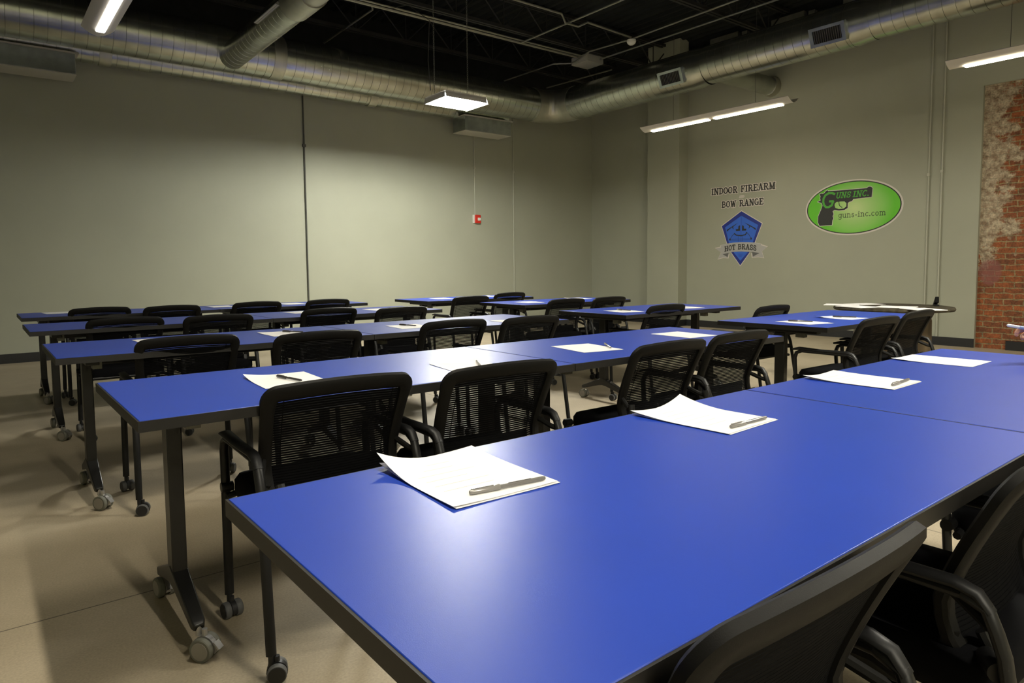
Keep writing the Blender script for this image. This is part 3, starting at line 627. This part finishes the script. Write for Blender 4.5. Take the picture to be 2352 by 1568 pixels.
rows = [(.311,.411),(.307,1.919),(.260,3.531),(.255,5.192),(.284,6.733)]
names = ['nearest', 'second', 'third', 'fourth', 'farthest']
spots = []
for i, (x, y) in enumerate(rows):
    spots.append((x, y, 'long blue table with black edge, left table of the %s row' % names[i]))
    spots.append((x+TL_+.003, y, 'long blue table with black edge, second table from the left in the %s row' % names[i]))
spots += [(3.958, 1.986, 'blue table standing apart at the right, in front of the round table'), (3.892, 3.516, 'blue table standing apart, third row back, between pilaster and second row'),
          (4.203, 5.106, 'blue table standing apart at the right end of the fourth row'), (3.93, 6.46, 'blue table standing apart at the right end of the farthest row')]
tb = make_table()
for i, (x, y, lab) in enumerate(spots):
    o = tb if i == 0 else copy_tree(tb); o.location = (x, y, 0); tag(o, lab, 'table', 'blue training tables')

# ------------------------------------------------------------------ chairs
def back_pt(u, v):
    """u -1..1 across, v 0..1 up; point on the back surface"""
    z = .44+v*.348
    if v > .3: t = (v-.3)/.7; y = -.105-.105*(t**1.25)
    else: y = -.105-.035*((.3-v)/.3)**2
    y += .024*(u*u)                     # wraps forward at the sides
    hw = .212+.020*v
    z += .014*(1-u*u)*v*v - .004*v      # crown
    return Vector((u*hw, y, z))
def make_chair(arms=True):
    r = empty('mesh_back_chair')
    # side frames: front leg, arm tube, rear leg
    for s in (-1, 1):
        X = s*.245; yf, yr, zt = .215, -.175, .585; yb, yrb = .185, -.255
        fl_ = MB()
        if not arms: fl_.sweep([(X+s*.008, yb, .072), (X+s*.004, yb+.013, .3), (X, yf-.004, .435)], .0145, .011, 12, up=(0,1,0))
        else: fl_.sweep([(X+s*.008, yb, .072), (X+s*.004, yb+.013, .3), (X, yf-.002, .5), (X, yf, zt-.045), (X, yf-.012, zt-.014), (X, yf-.045, zt)], .0145, .011, 12, up=(0,1,0))
        f = fl_.build('leg', M['tube'], r)
        rl = MB()
        if not arms: rl.sweep([(X+s*.008, yrb, .072), (X+s*.004, yrb+.035, .3), (X, yr-.012, .5), (X-s*.006, yr+.0, .56)], .0145, .011, 12, up=(0,1,0))
        else: rl.sweep([(X+s*.008, yrb, .072), (X+s*.004, yrb+.035, .3), (X, yr-.012, .5), (X, yr, zt-.05), (X, yr+.014, zt-.016), (X, yr+.05, zt)], .0145, .011, 12, up=(0,1,0))
        b = rl.build('leg', M['tube'], r)
        am = MB(); am.sweep([(X, yf-.045, zt), (X, 0, zt+.001), (X, yr+.05, zt)], .0145, .011, 12, up=(0,0,1))
        pd = [(X, yf+.014, zt+.006), (X, yf-.03, zt+.014), (X, .05, zt+.010), (X, -.06, zt+.012), (X, yr+.06, zt+.013), (X, yr+.028, zt+.004), (X, yr+.008, zt-.02)]
        am.sweep(pd, lambda i: (.013,.0195,.0185,.0175,.0165,.0150,.0140)[i], lambda i: (.006,.010,.010,.010,.010,.010,.008)[i], 14)
        if arms: am.build('armrest', M['pad'], r)
        for leg, y, an in ((f, yb, 100 if s < 0 else 60), (b, yrb, 160 if s < 0 else 120)):
            XC = X+.008*s; ar = math.radians(an); c = caster_mb(XC-math.cos(ar)*.014, y-math.sin(ar)*.014, .0265, .019, ar, hub=.86); c.cyl((XC, y, .045), (XC, y, .085), .009, mi=2)
            c.build('caster', [M['tire'], M['base'], M['base']], leg)
    sf = MB(); 
    for y in (.18, -.17): sf.sweep([(-.25, y, .395), (-.2, y, .405), (.2, y, .405), (.25, y, .395)], .011, seg=8)
    for x in (-.17, .17): sf.sweep([(x, .18, .405), (x, -.17, .405), (x*1.02, -.165, .44), (x*1.04, -.135, .50)], .011, .014, seg=8, up=(1,0,0))
    for s in (-1, 1): sf.cyl((s*.225, .202, .42), (s*.262, .202, .42), .016); sf.cyl((s*.2, -.15, .47), (s*.243, -.18, .47), .017)
    sf.build('seat_frame', M['tube'], r)
    # seat cushion
    st_ = MB(); rg = []
    def ring(hx, hy, z, dz=0):
        out = []
        for i in range(32):
            t = 2*math.pi*i/32; c, s_ = math.cos(t), math.sin(t); ex = .30
            px = hx*math.copysign(abs(c)**ex, c); py = .020+hy*math.copysign(abs(s_)**ex, s_)
            zz = z - (.018*max(0, (py-.12)/.13)**2 if py > .12 else 0) + (.012*max(0, (-py-.1)/.13))
            out.append(Vector((px, py, zz)))
        return out
    for hx, hy, z in ((.20,.175,.385),(.226,.196,.390),(.233,.204,.415),(.233,.204,.450),(.220,.195,.468),(.16,.15,.474),(.05,.05,.471)): rg.append(ring(hx, hy, z))
    st_.loft(rg); st_.build('seat', M['fabric'], r, sharp=70)
    # back frame
    path = []; ups = []
    def rr():
        pts = []; c = .12; cv = .09
        for k in range(9): pts.append((-1, cv+(1-2*cv)*k/8))
        for k in range(1, 6): t = math.radians(180-90*k/6); pts.append((-1+c+c*math.cos(t), 1-cv+cv*math.sin(t)))
        for k in range(13): pts.append((-1+c+(2-2*c)*k/12, 1))
        for k in range(1, 6): t = math.radians(90-90*k/6); pts.append((1-c+c*math.cos(t), 1-cv+cv*math.sin(t)))
        for k in range(9): pts.append((1, 1-cv-(1-2*cv)*k/8))
        for k in range(1, 6): t = math.radians(-90*k/6); pts.append((1-c+c*math.cos(t), cv+cv*math.sin(t)))
        for k in range(13): pts.append((1-c-(2-2*c)*k/12, 0))
        for k in range(1, 6): t = math.radians(270-90*k/6); pts.append((-1+c+c*math.cos(t), cv+cv*math.sin(t)))
        return pts
    uv = rr(); P = [back_pt(u*.93, .04+v*.92) for u, v in uv]
    def nrm(u, v):
        a = back_pt(u+.05, v)-back_pt(u-.05, v); b = back_pt(u, v+.02)-back_pt(u, v-.02); return a.cross(b).normalized()
    N = [nrm(u*.93, .04+v*.92) for u, v in uv]
    rings = []; n = len(P)
    for i in range(n):
        t = (P[(i+1) % n]-P[i-1]).normalized(); nn = N[i]; sd_ = t.cross(nn).normalized()
        u, v = uv[i]; wd = .0185+.0055*max(0, (v-.8)/.2); dp = .012
        if v < .35: wd = .017
        if v < .02: wd = .019
        q = [(-1,-.6),(-.75,-1),(.75,-1),(1,-.6),(1,.5),(.6,1),(-.6,1),(-1,.5)]
        rings.append([P[i]+sd_*wd*a+nn*dp*b for a, b in q])
    bf = MB(); bf.loft(rings, closed=True)
    # uprights joining frame to seat
    for s in (-1, 1):
        a = back_pt(s*.93, .16); bf.sweep([a+Vector((0,-.004,0)), a+Vector((s*.006, .004, -.05)), (s*.200, -.150, .43), (s*.195, -.10, .405)], .015, .011, 8, up=(1,0,0))
        bf.sweep([back_pt(s*.95, .38)+Vector((0,-.003,0)), (s*.232, -.150, .545), (s*.243, -.165, .54)], .009, .010, 8)
    bf.build('back_frame', M['plastic'], r, sharp=40)
    ms = MB(); K = 42
    for k in range(K):
        v = .05+.92*(k+.5)/K; h_ = .0031
        v0, v1 = v-h_/.352, v+h_/.352; us = 1.0
        if v > .86: us = 1-.22*((v-.86)/.12)**2
        a = []
        for j in range(9):
            u = (-1+2*j/8)*.93*us
            p0, p1 = back_pt(u, v0), back_pt(u, v1); a.append((p0, p1))
        vs_ = []; 
        for p0, p1 in a: vs_ += [p0+Vector((0,.0016,0)), p1+Vector((0,.0016,0)), p1, p0]
        fs = []
        for j in range(8):
            o = j*4
            for e in range(4): fs.append((o+e, o+(e+1) % 4, o+4+(e+1) % 4, o+4+e))
        ms.add(vs_, fs)
    # two thin dark vertical strips along the mesh
    for u in (-.74, .74):
        ms.sweep([back_pt(u, .04+.92*k/8)+Vector((0,.0035,0)) for k in range(9)], .0012, .0007, 4, up=(0,1,0), square=True)
    ms.build('mesh_back', M['mesh'], r, smooth=False)
    MB().sweep([back_pt(-1+2*j/10*1.0, .19)+Vector((0,.02,0)) for j in range(1, 10)], .028, .006, 8, up=(0,1,0)).build('lumbar_bar', M['plastic'], r)
    return r
ord_ = ['leftmost', 'second from the left', 'third from the left', 'fourth from the left', 'fifth from the left', 'rightmost']
chairs = []
def rowc(name, lst): chairs.extend([(x, y, a, '%s%s' % (lab, name)) for x, y, a, lab in lst])
rowc('', [(0.845,2.055,-2,'black mesh back chair at the second row, before the paper with a dark pen'),
 (1.385,1.97,-2,'black mesh back chair at the second row, before the white glare on its table'),
 (2.3,2.0,-1,'black armless mesh back chair behind the second papers of the nearest table'),
 (2.87,2.04,0,'black mesh back chair at the right end of the second row'),
 (4.225,1.98,-2,'black mesh back chair showing its whole left armrest, near the round table'),
 (4.97,2.05,0,'black mesh back chair directly in front of the round table'),
 (0.805,3.7,-2,'black mesh back chair, leftmost at the third row'),
 (1.365,3.48,0,'black mesh back chair, second from the left at the third row'),
 (2.27,3.6,-1,'black mesh back chair, third from the left at the third row'),
 (2.79,3.5,-1,'black mesh back chair, fourth from the left at the third row'),
 (4.37,3.69,0,'black mesh back chair at the separate table before the pilaster'),
 (4.83,3.03,0,'black mesh back chair with only its top showing, below the wall lettering'),
 (0.79,5.37,0,'black mesh back chair, leftmost at the fourth row'),
 (1.34,5.18,-1,'black mesh back chair, second from the left at the fourth row'),
 (2.215,5.32,0,'black mesh back chair, third from the left at the fourth row'),
 (2.7,5.02,0,'black mesh back chair, fourth from the left at the fourth row'),
 (4.5,5.0,-2,'black mesh back chair at the separate fourth row table, left of its pair'),
 (5.05,4.96,-1,'black mesh back chair at the separate fourth row table, nearest the corner'),
 (0.835,6.91,0,'black mesh back chair, leftmost at the farthest row'),
 (1.365,6.74,0,'black mesh back chair, second from the left at the farthest row'),
 (2.13,6.82,0,'black mesh back chair, third from the left at the farthest row'),
 (2.82,6.76,0,'black mesh back chair at the farthest row, beside the dark wall conduit'),
 (4.21,6.2,-2,'black mesh back chair with see-through back at the farthest separate table'),
 (5.08,6.63,-1,'black mesh back chair tucked in below the right thin wall conduit'),
 (.725,.535,-1,'black mesh back chair in the bottom right foreground, along the table edge'),
 (2.27,.47,0,'black mesh back chair whose seat shows under the nearest table by the right edge'),
 (1.49,0.515,0,'black mesh back chair cut off by the bottom right edge of the photo')])
ch = make_chair()
for i, (x, y, a, lab) in enumerate(chairs):
    o = ch if i == 0 else (make_chair(False) if i == 2 else copy_tree(ch)); o.location = (x, y, 0); o.rotation_euler = (0, 0, math.radians(a)); tag(o, lab, 'chair', 'black mesh back chairs')
o = copy_tree(ch); o.location = (3.05, .16, 0); o.rotation_euler = (0,0,0); tag(o, 'black mesh back chair under the person in the maroon top', 'chair', 'black mesh back chairs')

# ------------------------------------------------------------------ papers and pens
def paper(x, y, rot, label, curl=(0,0,0,0), second=False, pr=True):
    """8.5 x 11 in sheets; curl = lift of corners (-x+y),( +x+y),(+x-y),(-x-y)"""
    r = empty('paper_sheet', (x, y, TH), math.radians(rot)); tag(r, label, 'paper', 'handouts on the tables')
    def sheet(z0, cu, nx=12, ny=16, dx=0, dy=0):
        b = MB(); W_, H_ = .2159, .2794; vs_ = []
        for j in range(ny+1):
            for i in range(nx+1):
                u, v = i/nx, j/ny; wt = [((1-u)*v), (u*v), (u*(1-v)), ((1-u)*(1-v))]
                z = z0+sum(c*max(0, (k-.45)/.55)**2 for c, k in zip(cu, wt)); vs_.append((-W_/2+W_*u+dx, -H_/2+H_*v+dy, z))
        n_ = len(vs_); vs_ += [(a, b_, c-.0006) for a, b_, c in vs_]
        fs = []
        for j in range(ny):
            for i in range(nx):
                a = j*(nx+1)+i; fs += [(a, a+1, a+nx+2, a+nx+1), (n_+a, n_+a+nx+1, n_+a+nx+2, n_+a+1)]
        rim = [i for i in range(nx+1)]+[(j+1)*(nx+1)-1 for j in range(1, ny+1)]+[ny*(nx+1)+i for i in range(nx-1, -1, -1)]+[j*(nx+1) for j in range(ny-1, 0, -1)]
        for k in range(len(rim)): a, c = rim[k], rim[(k+1) % len(rim)]; fs.append((a, n_+a, n_+c, c))
        return b.add(vs_, fs)
    sheet(.0030 if second else .0018, curl).build('top_sheet', M['paper'], r, smooth=True)
    if second: sheet(.0014, tuple(c*.35 for c in curl), dx=.003, dy=-.004).build('under_sheet', M['paper'], r)
    if pr:
        b = MB(); yy = .085
        b.box(-.085, -.02, .108, .1105, .0004+(.003 if second else .0018), .0006+(.003 if second else .0018))
        for k in range(6):
            b.box(-.08, random.uniform(.0, .06), yy, yy+.0012, .0004+(.003 if second else .0018), .0006+(.003 if second else .0018)); yy -= .03
        b.build('printed_text', M['print'], r, smooth=False)
    return r
def pen(x, y, rot, label, dark=False):
    """stick ballpoint with a cap on its -x end"""
    r = empty('ballpoint_pen', (x, y, TH+.0078), math.radians(rot)); tag(r, label, 'pen', 'ballpoint pens on the papers')
    body, cap = (M['penink'], M['penink']) if dark else (M['penbody'], M['pencap'])
    MB().lathe([(-.02, .0035), (.07, .0038), (.0745, .003), (.075, .0005)], (0,0,0), (1,0,0), 10).build('barrel', body, r)
    MB().lathe([(-.075, .0035), (-.072, .0045), (-.022, .0052), (-.018, .0050)], (0,0,0), (1,0,0), 10).build('cap', cap, r)
    MB().box(-.072, -.03, -.0014, .0014, .0045, .0062).build('pocket_clip', cap, r, .0005)
    MB().lathe([(0, .0013), (.045, .0013)], (0,0,.0032), (1,0,0), 6).build('ink_refill', M['penink'], r)
paper(.69, 1.02, -2, 'white papers with a curled corner, leftmost and largest on the nearest table', (.028,.006,.001,.002), True)
paper(1.415, 1.025, 3, 'white papers with far corners lifted, second from the left on the nearest table', (.010,.024,.0,.0), True)
paper(2.26, 1.02, 1, 'white papers on the nearest row, third from the left, just past the table joint', (.010,.004,0,0), True)
paper(2.94, 1.025, 1, 'white papers without a pen at the far right of the nearest row', (.006,0,0,0))
paper(.825, 2.30, -3, 'white papers with a dark pen on the second row, behind the leftmost chair', (.012,0,0,0))
paper(1.475, 2.13, -8, 'white papers on the second row at the bright highlight, half behind a chair', (.002,.01,0,0))
paper(2.215, 2.245, -10, 'white papers with a pen across one side, second row, right of the joint')
paper(3.02, 2.31, -4, 'white papers without a pen at the right end of the second row')
paper(4.215, 2.27, -14, 'white papers with a pen at the left of the separate table by the round table', pr=False)
paper(4.735, 2.285, -5, 'white papers with a crumpled corner on the separate table by the round table', (.02,.0,0,0), pr=False)
paper(.77, 4.03, 2, 'white papers on the third row behind its leftmost chair', pr=False)
paper(1.41, 3.94, 1, 'white papers with a pen on the third row, second from the left', (.004,0,0,0), pr=False)
paper(2.185, 3.83, -6, 'white papers with a small pen on the third row, third from the left', pr=False)
paper(2.92, 3.68, -5, 'white papers at the right end of the third row, between two chair backs', pr=False)
paper(4.21, 3.83, -12, 'white papers with a pen on the separate table before the pilaster, the left sheet', pr=False)
paper(4.95, 3.78, -10, 'white papers behind a chair on the separate table before the pilaster', pr=False)
paper(2.2, 5.72, 3, 'white papers on the fourth row behind its third chair', pr=False)
paper(2.87, 5.56, 0, 'white papers at the right end of the fourth row', pr=False)
paper(4.57, 5.48, -8, 'white papers on the separate fourth row table, the left sheet', pr=False)
paper(5.45, 5.66, -8, 'white papers on the separate fourth row table, the right sheet by the corner', (.01,0,0,0), pr=False)
paper(.58, 7.3, 5, 'white papers at the left end of the farthest row', pr=False)
paper(1.95, 7.2, 0, 'white papers on the farthest row behind its third chair', pr=False)
paper(2.66, 7.15, 2, 'white papers at the right end of the farthest row, beside the dark wall conduit', pr=False)
paper(4.38, 6.9, -8, 'white papers on the farthest separate table, the left sheet', pr=False)
paper(5.1, 6.97, -8, 'white papers on the farthest separate table, the right sheet', pr=False)
pen(.705, .905, -8, 'grey capped pen along the lower edge of the largest papers')
pen(1.435, .905, 0, 'grey capped pen on the curled papers, second from the left on the nearest table')
pen(2.28, .905, 4, 'grey capped pen on the papers past the joint of the nearest tables')
pen(.83, 2.285, -78, 'dark pen on the papers behind the leftmost second row chair', True)
pen(1.52, 2.135, 60, 'grey pen on the papers at the second row highlight')
pen(2.315, 2.205, -125, 'grey pen crossing the right side of second row papers')
pen(4.215, 2.295, -72, 'dark pen on the left sheet of the separate table by the round table', True)
pen(4.76, 2.27, -68, 'dark pen on the crumpled papers near the round table', True)
pen(1.47, 3.96, -60, 'dark pen on the second papers of the third row', True)
pen(2.19, 3.86, -75, 'dark pen on the third papers of the third row', True)
pen(4.255, 3.87, -88, 'dark pen on the left papers of the separate table before the pilaster', True)

# ------------------------------------------------------------------ round table
rt_ = empty('round_table', (6.33, 2.60, 0)); tag(rt_, 'round dark marbled table on a brown drum base near the right wall', 'table')
MB().lathe([(.705, .43), (.708, .465), (.722, .472), (.737, .465), (.74, .45), (.74, .001)], (0,0,0), (0,0,1), 64).build('tabletop', M['stone'], rt_, sharp=40)
dr = MB(); pf = [(0, .33), (.05, .335)]
dr.lathe([(0, .29), (.04, .30), (.33, .305), (.62, .30), (.66, .29), (.66, .0)], (0,0,0), (0,0,1), 48); dr.build('drum_base', M['wood'], rt_, sharp=40)
for k in range(8):
    a = math.radians(45*k+10); c = Vector((math.cos(a)*.26, math.sin(a)*.26, 0))
    MB().box(c.x-.035, c.x+.035, c.y-.035, c.y+.035, .66, .707).build('support_block', M['edge'], rt_, .003)
def sheet_on(x, y, rot, label, z=.7405, n=1):
    r = MB()
    for k in range(n): r.box(-.108+.004*k, .108+.004*k, -.14+.003*k, .14+.003*k, .0012*k, .0012*k+.0011)
    o = r.build('paper_sheet', M['paper'], smooth=False); o.location = (x, y, z); o.rotation_euler = (0,0,math.radians(rot)); tag(o, label, 'paper', 'papers on the round table')
sheet_on(6.20, 2.98, 20, 'white sheets at the left side of the round table', n=3)
sheet_on(6.02, 2.76, -20, 'white sheets at the near left of the round table', n=3)
sheet_on(6.46, 2.90, 70, 'white sheet at the back left of the round table')
sheet_on(6.18, 2.50, 10, 'white sheets in the middle of the round table', n=4)
sheet_on(6.02, 2.24, -35, 'white sheets at the near right of the round table', n=3)
sp = empty('stapler', (6.62, 2.36, .74), math.radians(25)); tag(sp, 'small black tilted stapler at the back right of the round table', 'stapler')
MB().box(-.07, .07, -.018, .018, 0, .012).build('stapler_base', M['plastic'], sp, .003)
MB().add([(-.075,-.016,.03),(.075,-.016,.008),(.075,.016,.008),(-.075,.016,.03),(-.08,-.014,.085),(.05,-.014,.03),(.05,.014,.03),(-.08,.014,.085)], [(0,3,2,1),(4,5,6,7),(0,1,5,4),(1,2,6,5),(2,3,7,6),(3,0,4,7)]).build('stapler_arm', M['plastic'], sp, .004)

# ------------------------------------------------------------------ person seated just past the right edge, hand in view
def skin(name, vs_, es, rad, m, parent, lv=2, root=0):
    me = bpy.data.meshes.new(name); me.from_pydata(vs_, es, []); o = bpy.data.objects.new(name, me); COL.objects.link(o); o.parent = parent
    md = o.modifiers.new('skin', 'SKIN'); md.use_smooth_shade = True
    for i, sv in enumerate(me.skin_vertices[0].data):
        rr_ = rad[i]; sv.radius = rr_ if isinstance(rr_, tuple) else (rr_, rr_); sv.use_root = (i == root)
    sb = o.modifiers.new('sub', 'SUBSURF'); sb.levels = lv; sb.render_levels = lv
    me.materials.append(m); return o
pe = empty('person', (3.06, .075, 0)); tag(pe, 'person in a maroon top seated at the right end of the nearest row', 'person')
# body in local coordinates (faces +y)
V_ = [(0,.02,.56),(0,.0,.72),(0,-.02,.92),(0,-.02,1.06),(0,-.01,1.10),(0,.0,1.125),(0,.003,1.145),
      (.10,.04,.55),(.12,.40,.56),(.12,.44,.12),(.12,.54,.05),(-.10,.04,.55),(-.12,.40,.56),(-.12,.44,.12),(-.12,.54,.05),
      (.18,-.01,1.06),(.205,.16,.88),(.17,.40,.82),(.11,.60,.842),(-.18,-.01,1.06),(-.235,.10,.87),(-.20,.33,.80),(-.13,.495,.782)]
E_ = [(0,1),(1,2),(2,3),(3,4),(4,5),(5,6),(0,7),(7,8),(8,9),(9,10),(0,11),(11,12),(12,13),(13,14),(3,15),(15,16),(16,17),(17,18),(3,19),(19,20),(20,21),(21,22)]
Rd = [(.15,.11),(.14,.10),(.16,.10),(.13,.08),.07,.058,.056,.085,.065,.045,.035,.085,.065,.045,.035,.06,.048,.038,.028,.06,.048,.038,.028]
skin('body', V_, E_, Rd, M['shirt'], pe)
# trousers: slightly wider shell round the legs
skin('trousers', [(0,.03,.55),(.10,.05,.55),(.12,.40,.56),(.12,.44,.16),(-.10,.05,.55),(-.12,.40,.56),(-.12,.44,.16)], [(0,1),(1,2),(2,3),(0,4),(4,5),(5,6)], [(.16,.125),.095,.075,.06,.095,.075,.06], M['trouser'], pe)
for s in (-1, 1): skin('shoe', [(s*.12,.42,.05),(s*.12,.52,.045),(s*.12,.62,.035)], [(0,1),(1,2)], [(.05,.045),(.045,.04),(.04,.03)], M['shoe'], pe)
skin('neck', [(0,.0,1.10),(0,.012,1.18),(0,.025,1.27)], [(0,1),(1,2)], [.052,.049,.052], M['skin'], pe)
hd = MB(); rg = []
for k in range(15):
    t = -math.pi/2+math.pi*k/14; zz = math.sin(t); rr_ = math.cos(t); rg.append([])
    for j in range(24):
        a = 2*math.pi*j/24; x = .077*rr_*math.cos(a); y = .097*rr_*math.sin(a)
        if zz < 0: x *= 1+.18*zz; y = y*(1+.12*zz)+.012*(-zz)
        if abs(math.cos(a)) < .3 and math.sin(a) > 0 and -.35 < zz < .1: y += .018*(1-abs(math.cos(a))/.3)*(1-abs(zz+.15)/.25 if abs(zz+.15) < .25 else 0)
        rg[-1].append(Vector((x, .035+y, 1.345+.118*zz)))
hd.loft(rg); head = hd.build('head', M['skin'], pe, sharp=80); head.location.z = -.035
for s in (-1, 1):
    MB().lathe([(-.004,.001),(-.003,.009),(.002,.008),(.004,.001)], (s*.03, .128, 1.358), (0,1,0), 12).build('eye', M['white'], head)
    MB().lathe([(0,.0055),(.0015,.005),(.002,.001)], (s*.03, .132, 1.358), (0,1,0), 10).build('iris', M['hair'], head)
    MB().lathe([(-.006,.008),(0,.024),(.006,.02),(.008,.004)], (s*.077, .03, 1.345), (s,-.25,0), 14).build('ear', M['skin'], head)
MB().sweep([(-.024,.118,1.288),(-.01,.127,1.29),(.01,.127,1.29),(.024,.118,1.288)], .004, .004, 8).build('lips', M['shirt'], head)
hr = MB(); rg = []
for k in range(9):
    t = math.pi*.02+math.pi/2*k/8*.96; zz = math.sin(t); rr_ = math.cos(t); rg.append([])
    for j in range(24):
        a = 2*math.pi*j/24; f_ = max(0, math.sin(a)); rg[-1].append(Vector((.0905*rr_*math.cos(a), .028+(.110-.012*f_)*rr_*math.sin(a), 1.335+.055*f_*(1-zz)+.135*zz-.05*(1-f_)*(1-zz))))
hr.loft(rg); hr.build('hair', M['hair'], pe, sharp=80).location.z = -.035
# right hand holding a pen; local frame at the wrist
hx, hy, hz = .105, .625, .845
HV = [(hx,hy-.03,hz-.002),(hx-.005,hy+.02,hz+.004),(hx-.012,hy+.06,hz+.008)]
skin('palm', HV, [(0,1),(1,2)], [(.026,.019),(.036,.016),(.038,.014)], M['skin'], pe)
fing = [(-.034,.030,.010,(-.052,.098,.030),(-.068,.118,.020),(-.075,.126,.004)), (-.016,.062,.008,(-.026,.106,.024),(-.046,.128,.010),(-.058,.128,-.006)),
        (.006,.062,.006,(-.002,.104,.010),(-.020,.120,-.008),(-.036,.112,-.018)), (.024,.056,.002,(.018,.090,-.004),(.002,.102,-.020),(-.012,.094,-.026))]
for k, (a, b_, c, p1, p2, p3) in enumerate(fing):
    rr_ = (.0092,.0095,.009,.008)[k]
    skin('finger', [(hx+a*.6, hy+b_-.01, hz+c), (hx+a, hy+b_+.012, hz+c+.004)]+[(hx+q[0], hy+q[1], hz+q[2]) for q in (p1, p2, p3)], [(0,1),(1,2),(2,3),(3,4)], [rr_*1.1, rr_*1.1, rr_, rr_*.92, rr_*.75], M['skin'], pe, 2)
skin('thumb', [(hx-.03,hy+.0,hz-.002),(hx-.052,hy+.032,hz-.004),(hx-.066,hy+.066,hz+.0),(hx-.074,hy+.092,hz+.004)], [(0,1),(1,2),(2,3)], [.014,.0115,.0105,.008], M['skin'], pe, 2)
lx, ly, lz = -.125, .525, .775
skin('palm', [(lx,ly-.03,lz),(lx+.004,ly+.02,lz-.002),(lx+.008,ly+.055,lz-.004)], [(0,1),(1,2)], [(.026,.018),(.036,.015),(.038,.013)], M['skin'], pe)
for k, (a, ln) in enumerate(((-.024,.052),(-.006,.062),(.014,.064),(.032,.056))):
    skin('finger', [(lx+a*.6, ly+.05, lz-.002), (lx+a, ly+.072, lz+.002), (lx+a*1.05+.004, ly+.072+ln*.5, lz+.004), (lx+a*1.05+.010, ly+.072+ln*.85, lz-.010)], [(0,1),(1,2),(2,3)], [.0095,.0095,.0088,.007], M['skin'], pe, 2)
skin('thumb', [(lx+.028,ly,lz),(lx+.052,ly+.03,lz-.004),(lx+.064,ly+.062,lz-.008)], [(0,1),(1,2)], [.014,.0115,.009], M['skin'], pe, 2)
PX, PY = 3.06, .075
tip = Vector((PX+hx-.128, PY+hy+.140, hz+.040)); tail = Vector((PX+hx+.0, PY+hy+.05, hz+.012))
wp = empty('white_pen', tuple(tip)); tag(wp, 'white pen held in the hand at the right edge of the photo', 'pen')
d_ = tail-tip
MB().lathe([(0,.002),(.006,.0055),(.10,.006),(d_.length, .006)], (0,0,0), d_, 12).build('barrel', M['wpen'], wp)
MB().lathe([(.0,.0062),(.020,.0062)], d_*.30, d_, 12).build('grip_band', M['paleblue'], wp)
